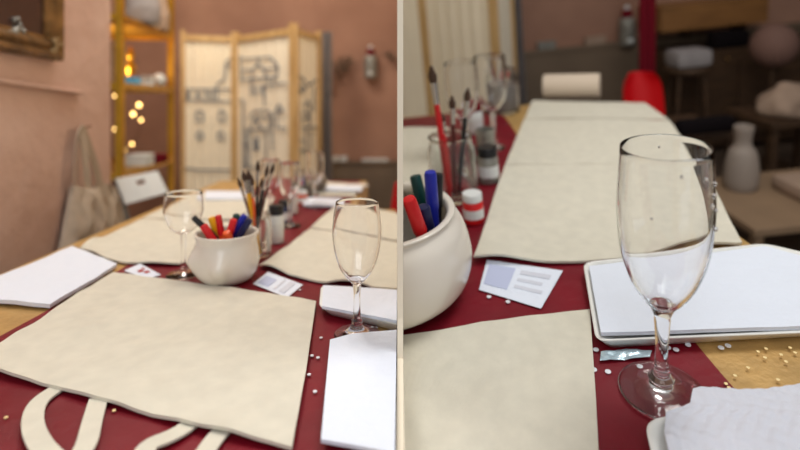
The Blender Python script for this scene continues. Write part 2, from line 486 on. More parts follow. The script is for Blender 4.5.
# the near tote
tt = thing('tote_bag', 'large cream canvas tote lying flat nearest the table end, its handles towards the front', 'bag', L, L.pt(170, 350, TZ))
g = cloth(L, [(-35, 364), (0, 373), (100, 399), (200, 428), (292, 448)], [(292, 448), (306, 372), (316, 302)], [(113, 272), (180, 281), (250, 291), (316, 302)], [(-35, 364), (0, 344), (60, 306), (113, 272)],
          th=0.0035, z0=TZ, wr=0.006, ws=9, nu=70, nv=60, seed=2, unproj=TZ + 0.004, curl=edge_lift('b', 0.004, 9, 0.5))
link('bag_body', g, canvas, L, tt)
for pth, wd in (([(58, 389), (36, 405), (31, 430), (42, 455), (66, 475), (86, 455), (92, 425), (99, 399)], 0.017),
                ([(196, 421), (176, 438), (142, 452), (146, 476), (190, 485), (206, 455), (214, 442), (224, 430)], 0.017)):
    link('handle', ribbon(L, pth, wd, TZ + 0.0002, th=0.0022, lift=lambda s: 0.004 * math.sin(s * PI)), canvas, L, tt)
# left totes, behind
tt = thing('tote_bag', 'cream canvas tote between the white wine glass and the hanging bag, one corner wavy', 'bag', L, L.pt(160, 245, TZ))
g = cloth(L, [(80, 251), (122, 262), (168, 265), (215, 262), (248, 262)], [(248, 262), (262, 222)], [(118, 231), (140, 220), (200, 221), (262, 222)], [(80, 251), (100, 239), (118, 231)],
          th=0.003, z0=TZ, wr=0.004, ws=8, seed=11, curl=lambda u, v: 0.012*max(0, math.sin(v*5+.3))*max(0, 1-u/0.25)**2 + 0.004*max(0, math.sin(u*14))*max(0, 1-v/.15))
link('bag_body', g, canvas, L, tt)
tt = thing('tote_bag', 'cream canvas tote in the second place along the pink wall side, behind the wine glass', 'bag', L, L.pt(210, 208, TZ))
g = cloth(L, [(142, 218.5), (200, 219.5), (262, 220)], [(262, 220), (275, 198)], [(198, 193), (235, 196), (275, 198)], [(142, 218.5), (172, 205), (198, 193)], th=0.003, z0=TZ, wr=0.003, seed=21)
link('bag_body', g, canvas, L, tt)
# right row
tt = thing('tote_bag', 'cream canvas tote behind the small flute with a wavy near edge', 'bag', L, L.pt(330, 255, TZ))
g = cloth(L, [(259, 267), (290, 276), (316, 282), (350, 286), (400, 290)], [(400, 290), (400, 243.5)], [(310, 229), (350, 235), (400, 243.5)], [(259, 267), (285, 248), (310, 229)],
          th=0.003, z0=TZ, wr=0.004, ws=8, seed=31, curl=edge_lift('b', 0.008, 11, 0.2))
link('bag_body', g, canvas, L, tt, clip=True)
tt = thing('tote_bag', 'cream canvas tote behind the brush jar, touching the red-backed chair side', 'bag', L, L.pt(350, 222, TZ))
g = cloth(L, [(311, 227.5), (352, 233.5), (400, 241.5)], [(400, 241.5), (400, 214)], [(338, 204), (368, 207), (400, 214)], [(311, 227.5), (325, 215), (338, 204)], th=0.003, z0=TZ, wr=0.003, seed=41)
link('bag_body', g, canvas, L, tt, clip=True)
tt = thing('tote_bag', 'cream canvas tote at the far end of the table, nearest the grey dado', 'bag', L, L.pt(340, 186, TZ))
g = quad(L, (318, 196), (356, 196.5), (352, 184), (318, 182), th=0.004, z0=TZ, wr=0.002, seed=51)
link('bag_body', g, canvas, L, tt)

def napkin(room, args, label, th, z0, **kw):
    g = cloth(room, *args, th=th, z0=z0, **kw)
    o = link('paper_napkin', g, paper, room, clip=kw.get('clip', False) or True, autos=50)
    return tag(o, label, 'napkin')
# white paper left
napkin(L, ([(-40, 299), (0, 303), (50, 307)], [(50, 307), (90, 284), (117, 266)], [(72, 250), (117, 266)], [(-40, 299), (0, 278), (72, 250)]),
       'white folded paper napkin at the edge of the table beside the pink wall', 0.006, TZ + 0.0, wr=0.003, ws=10, seed=4, curl=lambda u, v: 0.004*max(0, v-.7)/.3*(1-u))
napkin(L, ([(321, 448), (400, 462)], [(400, 462), (400, 335)], [(330, 345), (352, 339), (400, 335)], [(321, 448), (326, 390), (330, 345)]),
       'white paper napkin in front of the small flute, overlapping its foot', 0.0035, TZ + 0.0055, wr=0.002, ws=9, seed=14)
napkin(L, ([(205, 201), (246, 200.5)], [(246, 200.5), (246, 193.5)], [(205, 193), (246, 193.5)], [(205, 201), (205, 193)]),
       'narrow white folded napkin next to the folding screen, left of the brush jar', 0.006, TZ + 0.0035, wr=0.001, nu=16, nv=6)
napkin(L, ([(303, 207), (340, 207.5)], [(340, 207.5), (341, 201)], [(304, 200), (341, 201)], [(303, 207), (304, 200)]),
       'narrow white folded napkin lying just behind the tote beyond the brush jar', 0.007, TZ + 0.0035, wr=0.001, nu=16, nv=6)
napkin(L, ([(319, 193), (362, 194)], [(362, 194), (362, 190)], [(319, 188.5), (362, 190)], [(319, 193), (319, 188.5)]),
       'narrow white folded napkin across the farthest tote', 0.008, TZ + 0.008, wr=0.001, nu=16, nv=6)
# foam tray with napkin (left)
def foam_tray(room, px, label, h=0.014, clip=True, z0=TZ, inset=0.012):
    c = [room.pt(x, y, z0 + h) for x, y in px]; cc = sum(c, V((0,0,0))) / len(c)
    # round the corners
    pts = []
    m = len(c)
    for i in range(m):
        a, b, d = c[i-1], c[i], c[(i+1) % m]
        r = 0.016
        p = b + (a - b).normalized()*r; q = b + (d - b).normalized()*r
        for k in range(7):
            s = k/6; pts.append(p*(1-s)**2 + b*2*s*(1-s) + q*s*s)
    def ring(scale, z): return [V((cc.x + (p.x-cc.x)*scale, cc.y + (p.y-cc.y)*scale, z)) for p in pts]
    def inring(d, z): return [V(((p + (cc - p).normalized()*d).x, (p + (cc - p).normalized()*d).y, z)) for p in pts]
    rings = [inring(inset, z0), inring(0.002, z0 + h - 0.003), inring(0.0, z0 + h - 0.001), inring(0.001, z0 + h), inring(0.005, z0 + h), inring(0.010, z0 + h - 0.004), inring(inset + 0.006, z0 + 0.004)]
    k = len(pts); v = [p for r in rings for p in r]; f = []
    for j in range(len(rings) - 1):
        for i in range(k): f.append((j*k + i, j*k + (i+1) % k, (j+1)*k + (i+1) % k, (j+1)*k + i))
    f += [tuple(range(k-1, -1, -1)), tuple((len(rings)-1)*k + i for i in range(k))]
    o = link('foam_tray', G().add(v, f), foam, room, clip=clip, autos=60)
    return tag(o, label, 'tray')
foam_tray(L, [(319, 307), (430, 331), (430, 293), (321, 285)], 'white foam tray with raised rim behind the stem of the small flute', h=0.012)
napkin(L, ([(322, 307), (400, 322)], [(400, 322), (400, 291)], [(323, 286), (400, 291)], [(322, 307), (323, 286)]),
       'white paper napkin lying in the foam tray behind the small flute', 0.004, TZ + 0.0125, wr=0.001, seed=8, unproj=0.770)

def card(room, px, label, marks):
    tt = thing('card', label, 'card', room, room.pt(px[0][0], px[0][1], TZ))
    link('sheet', quad(room, *px, th=0.0006, z0=TZ, wr=0.0005, nu=10, nv=8, unproj=TZ), paper, room, tt)
    g2 = {}
    bl, br, tr, tl = [room.pt(x, y, TZ) for x, y in px]
    for (u0, v0, u1, v1, m) in marks:
        q = lambda u, v: (bl*(1-u)*(1-v) + br*u*(1-v) + tr*u*v + tl*(1-u)*v)
        g_ = g2.setdefault(m.name, (G(), m))[0]
        a, b, c, d = q(u0, v0), q(u1, v0), q(u1, v1), q(u0, v1)
        zz = TZ + 0.0013
        vv = [V((p.x, p.y, zz)) for p in (a, b, c, d)] + [V((p.x, p.y, zz + 0.0003)) for p in (a, b, c, d)]
        g_.add(vv, [(0,3,2,1),(4,5,6,7),(0,1,5,4),(1,2,6,5),(2,3,7,6),(3,0,4,7)])
    for nm, (g_, m) in g2.items(): link('print', g_, m, room, tt, smooth=False)
    return tt
lines = [(0.5, 0.2 + 0.12*k, 0.5 + (0.42 if k % 2 else 0.34), 0.24 + 0.12*k, inkgrey) for k in range(6)]
card(L, [(287, 298), (303, 285), (267, 272), (252, 284)][:1] + [(303, 285), (268, 272), (253, 284)], 'small white printed card with a blue block next to the ceramic pot', [(0.12, 0.15, 0.88, 0.3, inkgrey), (0.12, 0.4, 0.88, 0.46, inkgrey), (0.15, 0.6, 0.7, 0.92, inkblue)])
card(L, [(124, 271), (147, 279), (161, 275), (140, 264)], 'small white card with red marks tucked behind the near tote', [(0.35, 0.3, 0.5, 0.6, inkred), (0.55, 0.45, 0.68, 0.75, inkred), (0.3, 0.68, 0.42, 0.8, inkred)])

# ------------------------------------------------------------------ glasses
def spline(prof, n=5):
    out = []
    for i in range(len(prof) - 1):
        p0 = prof[max(0, i-1)]; p1 = prof[i]; p2 = prof[i+1]; p3 = prof[min(len(prof)-1, i+2)]
        for k in range(n):
            t_ = k / n
            q = [0.5*((2*p1[j]) + (-p0[j]+p2[j])*t_ + (2*p0[j]-5*p1[j]+4*p2[j]-p3[j])*t_**2 + (-p0[j]+3*p1[j]-3*p2[j]+p3[j])*t_**3) for j in (0, 1)]
            out.append((max(0.0, q[0]), q[1]))
    out.append(prof[-1]); return out

def stemglass(name, room, base, H, foot_r, stem_r, knob, bowl, wall, floor_h, label, group=None, n=64, drops=None, clip=False):
    """bowl: [(r, h fraction)] from its foot to the rim; knob: (h fraction, r)"""
    b0 = bowl[0][1]*H
    kz, kr = knob[0]*H, knob[1]
    lower = spline([(foot_r*0.995, 0.0), (foot_r, 0.0012), (foot_r*0.97, 0.003), (foot_r*0.6, 0.0055), (max(kr*0.9, foot_r*0.25), kz*0.72), (kr, kz), (stem_r*1.15, kz*1.55), (stem_r, (kz*1.6+b0)/2), (stem_r*1.25, b0*0.96)], 4)
    outer = spline([(r, h*H) for r, h in bowl], 5)
    prof = [(0.0, 0.0012)] + [(foot_r*0.9, 0.0)] + lower + outer
    rim_r, rim_z = outer[-1]
    prof += [(rim_r - wall*0.15, rim_z + wall*0.4), (rim_r - wall*0.8, rim_z + wall*0.35)]
    zf = floor_h*H
    inner = []
    for r, z in reversed(outer):
        if z <= zf: break
        s = (z - zf) / (rim_z - zf)
        inner.append((max(0.0005, (r - wall*(1 + 1.2*(1-s)**3))), z))
    r_last = inner[-1][0]
    inner += [(r_last*0.86, zf*0.985), (r_last*0.6, zf*0.965), (r_last*0.3, zf*0.97), (0.0, zf*0.985)]
    prof += inner
    tt = thing(name, label, 'glass', room, base, group)
    link('glass_body', G().lathe(prof, base, n), glass, room, tt, clip=clip, autos=70)
    if drops:
        g = G()
        for (ang, hf) in drops:
            z = hf*H
            rr = next((outer[i][0] for i in range(len(outer)-1) if outer[i][1] <= z <= outer[i+1][1]), rim_r)
            p = V(base) + V((math.cos(ang)*(rr + 0.0006), math.sin(ang)*(rr + 0.0006), z))
            g.ball(p, 0.0023*random.uniform(0.5, 1.25), (1, 1, 1.25), 8)
        d = link('water_drops', g, glass, room, tt); d['kind'] = 'stuff'
    return tt

fb = L.pt(357, 335, TZ)
stemglass('champagne_flute', L, fb, 0.171, 0.029, 0.0042, (0.10, 0.0075),
          [(0.0052, 0.385), (0.013, 0.43), (0.0215, 0.50), (0.0285, 0.62), (0.0315, 0.76), (0.0305, 0.88), (0.0272, 1.0)], 0.0011, 0.43,
          'small clear champagne flute beside the ceramic pot, standing before the foam tray')
wb = L.pt(183.5, 275, TZ)
stemglass('wine_glass', L, wb, 0.143, 0.028, 0.0036, (0.07, 0.006),
          [(0.0046, 0.50), (0.014, 0.525), (0.0245, 0.60), (0.0315, 0.74), (0.0325, 0.84), (0.0305, 1.0)], 0.0011, 0.53,
          'clear rounded wine glass standing left of the ceramic pot')
# glasses further along the left table
for px, hh, rr, lab in (((290, 226), 0.155, 0.026, 'clear flute among the paint jars, in front of the water jar'),
                        ((315, 207), 0.16, 0.027, 'clear flute farthest along the runner, against the grey curtain'),
                        ((270, 216), 0.15, 0.026, 'clear flute just behind the brush jar')):
    b_ = L.pt(*px, TZ)
    stemglass('champagne_flute', L, b_, hh, 0.026, 0.004, (0.08, 0.006),
              [(0.005, 0.40), (rr*0.5, 0.46), (rr*0.85, 0.56), (rr, 0.75), (rr*0.93, 1.0)], 0.0018, 0.44, lab, n=40)

# the large flute, right room
RB = R.pt(661, 391, TZ)
def rh(y, base=RB):
    """height above base whose picture row is y"""
    lo, hi = 0.0, 0.6
    for _ in range(40):
        m_ = (lo + hi)/2
        w_ = R.R @ (base + V((0, 0, m_)) - R.eye)
        yy = HY - FPX * w_.z / w_.y
        if yy > y: lo = m_
        else: hi = m_
    return lo
HR = rh(147); k = 0.935
def rr_(px, h): 
    w_ = R.R @ (RB + V((0, 0, h)) - R.eye); return px / 2 / FPX * w_.y * k
rows = [(16, 316), (26, 306), (46, 295), (67, 278), (86, 250), (94, 215), (94, 190), (89.5, 147)]
stemglass('champagne_flute', R, RB, HR, rr_(84, 0), rr_(13, 0.05), (rh(377)/HR, rr_(26, 0.02)),
          [(rr_(w_, rh(y)), rh(y)/HR) for w_, y in rows], 0.0017, rh(300)/HR,
          'large clear champagne flute in sharp focus, standing on red satin with droplets on its bowl', n=96,
          drops=[(-1.2, 0.93), (-1.75, 0.95), (-0.9, 0.86), (-0.75, 0.80), (-1.0, 0.83), (-0.85, 0.9), (-2.3, 0.8), (-0.6, 0.72), (1.2, 0.95)])

# ------------------------------------------------------------------ ceramic pots, pens, brushes
def pot(room, base, H, rb, rm, label, bumps, clip=False):
    prof = [(0.0, 0.0), (rb*0.62, 0.0), (rb*0.78, H*0.05), (rb*0.94, H*0.2), (rb, H*0.42), (rb*0.985, H*0.62), (rb*0.93, H*0.82), (rm*1.0, H*0.93), (rm*1.02, H*0.985),
            (rm*0.99, H), (rm*0.93, H*0.985), (rm*0.91, H*0.9), (rb*0.87, H*0.75), (rb*0.9, H*0.45), (rb*0.8, H*0.18), (rb*0.5, H*0.1), (0.0, H*0.1)]
    prof = prof[:2] + spline(prof[1:], 4)
    def defo(p):
        r = math.hypot(p.x, p.y)
        if r < rb*0.8: return p
        a = math.atan2(p.y, p.x); k_ = 0
        for (ba, bz, amp, wd) in bumps:
            da = (a - ba + PI) % (2*PI) - PI
            k_ += amp * math.exp(-(da*da/(wd*wd) + ((p.z/H - bz)/0.22)**2))
        return V((p.x*(1 + k_), p.y*(1 + k_), p.z))
    o = link('ceramic_pot', G().lathe(prof, base, 72, defo=defo), ceramic, room, loc=base, clip=clip, autos=70)
    return tag(o, label, 'pot')

PB = L.pt(227, 279.5, TZ)
pot(L, PB, 0.081, 0.0525, 0.0505, 'white glazed ceramic pot with rounded bumps holding felt pens beside the wine glass', [(-1.45, 0.40, 0.26, 0.24), (-2.6, 0.48, 0.2, 0.26)])
def toward(room, x, y, near, depth_of):
    return room.pd(x, y, depth_of)
def pen(room, p0, p1, r, m, capm, label, cap=0.36, clip=False, group='felt pens'):
    p0, p1 = V(p0), V(p1); d = p1 - p0
    tt = thing('marker_pen', label, 'pen', room, p0, None)
    c = p0 + d*(1-cap)
    link('barrel', G().tube([p0, p0 + d*0.04, c], [r*0.5, r*0.9, r*0.9], 16), m, room, tt, clip=clip)
    link('cap', G().tube([c, c + d*0.02, p1 - d*0.03, p1 - d*0.006, p1], [r, r*1.06, r, r*0.85, r*0.5], 16), capm, room, tt, clip=clip)
    return tt
def inpot(dx, dy, z=0.012): return PB + V((dx, dy, z))
yP = PB.y
pens = [((0.036, 0.010), (193, 217), yP - 0.005, blackm, blackm, 'black felt pen leaning left out of the ceramic pot', .005),
        ((0.016, -0.010), (203, 225), yP - 0.022, redm, redm, 'thick red felt pen at the wine glass side of the pot', .0065),
        ((-0.004, 0.018), (211, 217), yP + 0.010, yellowm, yellowm, 'yellow felt pen standing in the ceramic pot', .0058),
        ((0.0, 0.004), (218, 215), yP + 0.0, orangem, redm, 'orange-red felt pen standing tall in the middle of the pot', .0055),
        ((-0.012, -0.008), (234, 219), yP - 0.012, redm, redm, 'red felt pen in front of the green-capped one', .006),
        ((-0.012, 0.020), (237, 214), yP + 0.014, greenm, greenm, 'dark green felt pen with black cap in the pot', .006),
        ((-0.020, 0.008), (245, 215), yP + 0.004, bluem, bluem, 'royal blue felt pen at the brush jar side of the pot', .006),
        ((-0.016, -0.006), (250, 219), yP - 0.006, navym, navym, 'navy felt pen beside the royal blue one in the pot', .006),
        ((0.022, 0.014), (226, 232), yP - 0.028, orangem, orangem, 'short orange felt pen showing only its cap above the rim', .0065)]
for k_, ((dx, dy), px, Y, m_, cm, lab, r_) in enumerate(pens):
    top = L.pd(px[0], px[1], Y)
    b_ = inpot(dx, dy, 0.014)
    # start along the line so that the pens part at the pot's floor
    pen(L, b_, top, r_, m_, cm, lab)

# brush jar
def glass_jar(room, base, H, r, label, name='glass_jar', clip=False):
    w = r*0.07
    prof = [(0.0, 0.0), (r*0.9, 0.0), (r, H*0.05), (r, H*0.78), (r*0.9, H*0.86), (r*0.88, H*0.97), (r*0.92, H), (r*0.84, H), (r*0.82, H*0.86), (r - w, H*0.77), (r - w, H*0.08), (r*0.8, H*0.05), (0.0, H*0.05)]
    o = link(name, G().lathe(prof, base, 48), jarglass, room, loc=base, clip=clip, autos=50)
    return tag(o, label, 'jar')
def brush(room, p0, p1, label, hm, r=0.0028, tip=True):
    """handle end p0 down in the jar, bristle end p1 up"""
    p0, p1 = V(p0), V(p1); d = p1 - p0
    tt = thing('paintbrush', label, 'paintbrush', room, p0)
    link('handle', G().tube([p0, p0 + d*0.3, p0 + d*0.72], [r*0.5, r, r*0.8], 10), hm, room, tt)
    link('ferrule', G().tube([p0 + d*0.72, p0 + d*0.88], [r*0.85, r*1.05], 10), ferrule, room, tt)
    link('bristles', G().tube([p0 + d*0.88, p0 + d*0.93, p1], [r*1.05, r*1.3, r*0.3], 10), bristle, room, tt)
    return tt
JB = L.pt(256, 255, TZ)
glass_jar(L, JB, 0.082, 0.030, 'clear glass jar full of paintbrushes behind the ceramic pot')
specs = [((238, 178), 0.004, handlew), ((243, 171), 0.0, yellowm), ((248, 170), 0.01, yellowm), ((252, 176), -0.01, orangem), ((258, 160), 0.0, blackm),
         ((262, 178), 0.014, handlew), ((268, 165), -0.008, blackm), ((274, 163), 0.006, handlew)]
names = ['short brush with maroon handle leaning furthest towards the screen, in the brush jar', 'yellow brush in the jar, beside the maroon short one', 'yellow-handled brush nearest the middle of the jar', 'orange-handled brush in the brush jar',
         'tallest brush, upright and black, in the brush jar', 'maroon-handled brush behind the tallest one in the jar', 'black brush leaning towards the paint jars', 'long maroon brush with the steepest lean in the brush jar']
for k_, ((px, py), dy, hm) in enumerate(specs):
    top = L.pd(px, py, JB.y + dy)
    b_ = JB + V(((px - 256) * -0.0006, dy*0.6, 0.007))
    brush(L, b_, top, names[k_], hm, 0.0044 if hm is yellowm else 0.0032)
# paint jars
def paint_jar(room, base, H, r, paintm, capm, label, clip=False):
    tt = thing('paint_jar', label, 'jar', room, base)
    link('jar_body', G().lathe([(0, 0), (r*0.95, 0), (r, 0.003), (r, H*0.68), (r*0.85, H*0.74)], base, 32), paintm, room, tt, clip=clip)
    link('lid', G().lathe([(r*0.88, H*0.74), (r*0.95, H*0.75), (r*0.95, H*0.98), (r*0.9, H), (0, H)], base, 32), capm, room, tt, clip=clip)
    link('paper_label', G().lathe([(r*1.01, H*0.18), (r*1.02, H*0.18), (r*1.02, H*0.5), (r*1.01, H*0.5)], base, 32, closed=True), whitepl, room, tt, clip=clip)
    return tt
paint_jar(L, L.pt(276, 242, TZ), 0.080, 0.0165, whitepl, blackm, 'white paint jar with black lid beside the brush jar')
paint_jar(L, L.pt(285, 223, TZ), 0.058, 0.0165, navym, blackm, 'dark blue paint jar with black lid behind the white one')
paint_jar(L, L.pt(292, 213, TZ), 0.045, 0.016, whitepl, whitepl, 'all white paint jar on the runner beyond the black-lidded ones')
paint_jar(L, L.pt(302, 204, TZ), 0.040, 0.016, orangem, whitepl, 'orange paint jar with white lid further along the runner')
# cluster of water jars with brushes
for (px, py, hh, r_, lab) in ((303, 198, 0.075, 0.033, 'greyish glass water jar on the runner near the far flute'), (318, 193, 0.06, 0.03, 'low glass water jar at the far end of the runner')):
    b_ = L.pt(px, py, TZ)
    glass_jar(L, b_, hh, r_, lab)
    o = link('rinse_water', G().lathe([(0, 0.004), (r_*0.9, 0.006), (r_*0.9, hh*0.6), (0, hh*0.6)], b_, 32), mat('rinse_water', srgb(120, 112, 108), 0.1, trans=0.05, ior=1.33), L, loc=b_)
    tag(o, ('grey rinse water filling the taller jar' if px == 303 else 'grey rinse water in the low jar'), 'water', kind='stuff')
for k_, (px, py, m_, lab) in enumerate(((297, 171, orangem, 'brush with an orange handle in the greyish water jar'), (303, 168, bluem, 'brush with a blue handle in the greyish water jar'), (309, 170, handlew, 'brush with a maroon handle in the greyish water jar'))):
    b0 = L.pt(303, 198, TZ)
    brush(L, b0 + V(((px - 303)*-0.0012, 0.004*(k_-1), 0.01)), L.pd(px, py, b0.y + 0.01*(k_-1)), lab, m_, 0.004)
# plate at the far corner
pb = L.pt(357, 187.5, TZ)
o = link('saucer', G().lathe([(0, 0), (0.02, 0), (0.035, 0.003), (0.042, 0.008), (0.040, 0.009), (0.03, 0.005), (0, 0.004)], pb + V((0.0, 0, 0)), 32), ceramic, L, loc=pb)
tag(o, 'small pale saucer at the far corner of the table past the farthest tote', 'saucer')

# ------------------------------------------------------------------ sequins
def sequin(room, px, r, m, label, group):
    p = room.pt(px[0], px[1], TZ)
    g = G().lathe([(0, 0), (r, 0), (r*1.02, 0.0004), (r, 0.0010), (0, 0.0013)], p, 14)
    o = link('sequin', g, m, room, loc=p, clip=False)
    return tag(o, label, 'sequin', group)
for q in ((321, 338), (312, 356), (318, 358), (309, 375), (315, 392), (372, 329), (376, 328), (252, 300), (300, 290)):
    sequin(L, q, 0.0022, sequinm, 'tiny silver sequin on the red runner of the small flute', 'silver sequins in the pink room')
for q in ((148, 409), (153, 411), (158, 414), (164, 417), (114, 411), (90, 405), (135, 405), (6, 418)):
    sequin(L, q, 0.0017, sequing, 'tiny gold sequin on the red runner near the tote handles', 'gold sequins by the handles')
for q in ((660, 350), (668, 348), (676, 350), (596, 350), (594, 370), (608, 372), (640, 368), (560, 350), (489, 297), (508, 302), (721, 348), (728, 346), (688, 345)):
    sequin(R, q, 0.0034, sequinm, 'silver sequin on the red satin behind the large flute', 'silver sequins by the large flute')
for q in ((758, 352), (766, 349), (781, 355), (786, 362), (795, 353), (790, 348), (748, 368), (735, 376), (778, 380), (726, 384), (729, 388), (765, 358)):
    sequin(R, q, 0.0019, sequing, 'gold sequin on the gold cloth beyond the large flute', 'gold sequins by the large flute')

glintm = mat('silver_glint', srgb(205, 228, 240), 0.22, metal=0.6, bump=0.6, bscale=40)  # pale sheet made to stand in for a streak of reflected light
g = cloth(R, [(600, 361), (625, 359), (650, 357)], [(650, 357), (652, 350)], [(601, 352), (625, 349), (652, 350)], [(600, 361), (601, 352)], th=0.0006, z0=TZ, wr=0.004, ws=40, nu=40, nv=12, seed=91)
o = link('glint_strip', g, glintm, R); tag(o, 'crumpled pale strip standing in for a glint on the red satin beside the big flute stem', 'glint')
# ------------------------------------------------------------------ left: wall things
# picture in an antique frame
tt = thing('picture_frame', 'ornate antique gold framed dark picture on the pink wall, cut by the frame', 'picture', L, L.pw(20, 40, WA, WB))
def W(x, y, off): return L.pw(x, y, WA, WB, off)
br0 = L.pw(59, 64.5, WA, WB)                                    # outer lower corner nearest the rack
tw = (V((*WB, 0)) - V((*WA, 0))).normalized()
def wp(s, z, off): return br0 - tw*s + V((0, 0, z)) + nl*off
FW, FH, FT = 0.62, 0.5, 0.062
br0 = L.pw(53, 61, WA, WB)
profile = [(0, 0.001), (0.0, 0.022), (0.008, 0.032), (0.018, 0.028), (0.026, 0.020), (0.036, 0.026), (0.044, 0.022), (0.052, 0.012), (FT, 0.010), (FT, 0.001)]
vs = []; fs = []
for (s, z, ds, dz) in ((0, 0, 1, 1), (FW, 0, -1, 1), (FW, FH, -1, -1), (0, FH, 1, -1)):
    for q, off in profile: vs.append(wp(s + ds*q, z + dz*q, off))
m_ = len(profile)
for c in range(4):
    d_ = (c+1) % 4
    for i in range(m_):
        j = (i+1) % m_; fs.append((c*m_ + i, c*m_ + j, d_*m_ + j, d_*m_ + i))
link('moulding', G().add(vs, fs), oldgold, L, tt, autos=25)
g = G()
for i in range(26):
    a_ = random.random()*0.07; b_ = random.random()*0.07
    if min(a_, b_) > 0.055: continue
    g.ball(wp(a_, b_, 0.026), random.uniform(0.003, 0.006), (1, 1, 1), 6)
o = link('corner_ornament', g, gilt, L, tt); 
g = G(); c4 = [wp(FT*0.97, FT*0.97, 0.006), wp(FW - FT*0.97, FT*0.97, 0.006), wp(FW - FT*0.97, FH - FT*0.97, 0.006), wp(FT*0.97, FH - FT*0.97, 0.006)]
g.add(c4 + [p - nl*0.004 for p in c4], [(0,1,2,3),(7,6,5,4),(0,4,5,1),(1,5,6,2),(2,6,7,3),(3,7,4,0)])
link('picture', g, mirrorm, L, tt, smooth=False)
g = G()
for (x, y, r) in ((16, 30, .010), (19, 25, .008), (14, 20, .007), (22, 31, .009), (13, 32, .012), (18, 19, .006), (9, 32, .006)):
    p = L.pw(x, y, WA, WB, 0.009)
    g.ball(p, r, (1, 0.6, 1), 8)
link('painted_flowers', g, silver, L, tt)

# hanging bag
tt = thing('tote_bag', 'worn beige canvas tote hanging by its straps on the pink wall', 'bag', L, L.pw(80, 128, WA, WB, 0.02))
def puff(corners, off, amp, nu=22, nv=26, seed=0, th=0.01):
    """corners: bl, br, tr, tl polylines like cloth(), on the wall plane"""
    P = lambda L_: [L.pw(x, y, WA, WB, off) for x, y in L_]
    g = coons(*[P(c) for c in corners], nu, nv)
    fr = []; bk = []
    for j in range(nv+1):
        for i in range(nu+1):
            p = g[j*(nu+1) + i]; u, v = i/nu, j/nv
            k_ = (math.sin(PI*u)**0.6) * (0.35 + 0.65*math.sin(PI*min(1, (1-v)*1.2))**0.8) if 0 < u < 1 else 0
            w_ = noise.noise(V((p.y*16, p.z*10, seed)))*0.016 + noise.noise(V((p.y*34, p.z*20, seed)))*0.006
            fr.append(p + nl*(k_*amp + w_*min(1, k_*2) + th/2)); bk.append(p - nl*th/2)
    n_ = (nu+1)*(nv+1); f = []
    for j in range(nv):
        for i in range(nu):
            a = j*(nu+1)+i; f.append((a, a+1, a+nu+2, a+nu+1)); f.append((n_+a+nu+1, n_+a+nu+2, n_+a+1, n_+a))
    rg = [i for i in range(nu+1)] + [j*(nu+1)+nu for j in range(1, nv+1)] + [nv*(nu+1)+i for i in range(nu-1, -1, -1)] + [j*(nu+1) for j in range(nv-1, 0, -1)]
    for k_ in range(len(rg)):
        a, b = rg[k_], rg[(k_+1) % len(rg)]; f.append((a, n_+a, n_+b, b))
    return G().add(fr + bk, f)
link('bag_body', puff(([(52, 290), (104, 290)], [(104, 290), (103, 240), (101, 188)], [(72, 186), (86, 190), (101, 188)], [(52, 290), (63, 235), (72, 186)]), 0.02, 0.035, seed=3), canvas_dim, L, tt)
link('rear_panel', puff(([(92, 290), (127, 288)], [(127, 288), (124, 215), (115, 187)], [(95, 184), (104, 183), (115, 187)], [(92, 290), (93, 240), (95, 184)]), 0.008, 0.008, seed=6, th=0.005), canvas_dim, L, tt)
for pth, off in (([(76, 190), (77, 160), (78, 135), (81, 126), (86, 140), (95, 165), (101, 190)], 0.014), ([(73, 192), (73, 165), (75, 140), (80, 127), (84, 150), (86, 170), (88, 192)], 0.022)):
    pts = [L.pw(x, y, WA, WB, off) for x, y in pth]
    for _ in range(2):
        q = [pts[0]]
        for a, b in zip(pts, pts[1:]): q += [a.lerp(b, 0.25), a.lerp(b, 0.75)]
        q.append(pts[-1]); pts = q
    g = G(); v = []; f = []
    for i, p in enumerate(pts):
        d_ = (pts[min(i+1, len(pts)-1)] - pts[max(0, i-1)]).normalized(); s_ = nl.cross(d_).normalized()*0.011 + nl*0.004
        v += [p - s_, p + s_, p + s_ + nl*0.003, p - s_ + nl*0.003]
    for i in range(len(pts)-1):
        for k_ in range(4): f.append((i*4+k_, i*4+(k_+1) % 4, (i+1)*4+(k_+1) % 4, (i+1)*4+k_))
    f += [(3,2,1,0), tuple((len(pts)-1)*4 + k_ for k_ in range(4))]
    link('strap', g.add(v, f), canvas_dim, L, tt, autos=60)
pk = L.pw(80, 127, WA, WB, 0.0)
o = link('wall_hook', G().tube([pk, pk + nl*0.028, pk + nl*0.03 + V((0,0,0.006))], 0.002), oldgold, L, loc=pk); tag(o, 'small metal hook holding the hanging tote', 'hook')

# shelving rack
A = V((-1.232, 2.2, 0)); B = V((-1.328, 2.9, 0)); dAB = (B - A).normalized(); nAB = V((-dAB.y, dAB.x, 0))   # nAB to the left
rk = thing('shelving_rack', 'tall gold metal shelving rack in the alcove past the pink wall', 'shelf', L, A)
DEP = 0.42
for p in (A, B, A + nAB*DEP, B + nAB*DEP):
    link('post', G().box((-0.0145, -0.0145, 0), (0.0145, 0.0145, 1.95), Matrix.Translation(p)), goldmetal, L, rk, smooth=False, bevel=0.002)
for z in (1.45, 1.147, 0.745, 0.30):
    g = G(); a, b, c, d = A, B, B + nAB*DEP, A + nAB*DEP
    g.add([q + V((0,0,z-0.012)) for q in (a,b,c,d)] + [q + V((0,0,z)) for q in (a,b,c,d)], [(0,3,2,1),(4,5,6,7),(0,1,5,4),(1,2,6,5),(2,3,7,6),(3,0,4,7)])
    for q0, q1 in ((a,b),(b,c),(c,d),(d,a)): g.bar(q0 + V((0,0,z-0.012)), q1 + V((0,0,z-0.012)), 0.02, 0.028)
    link('shelf', g, goldmetal, L, rk, smooth=False)
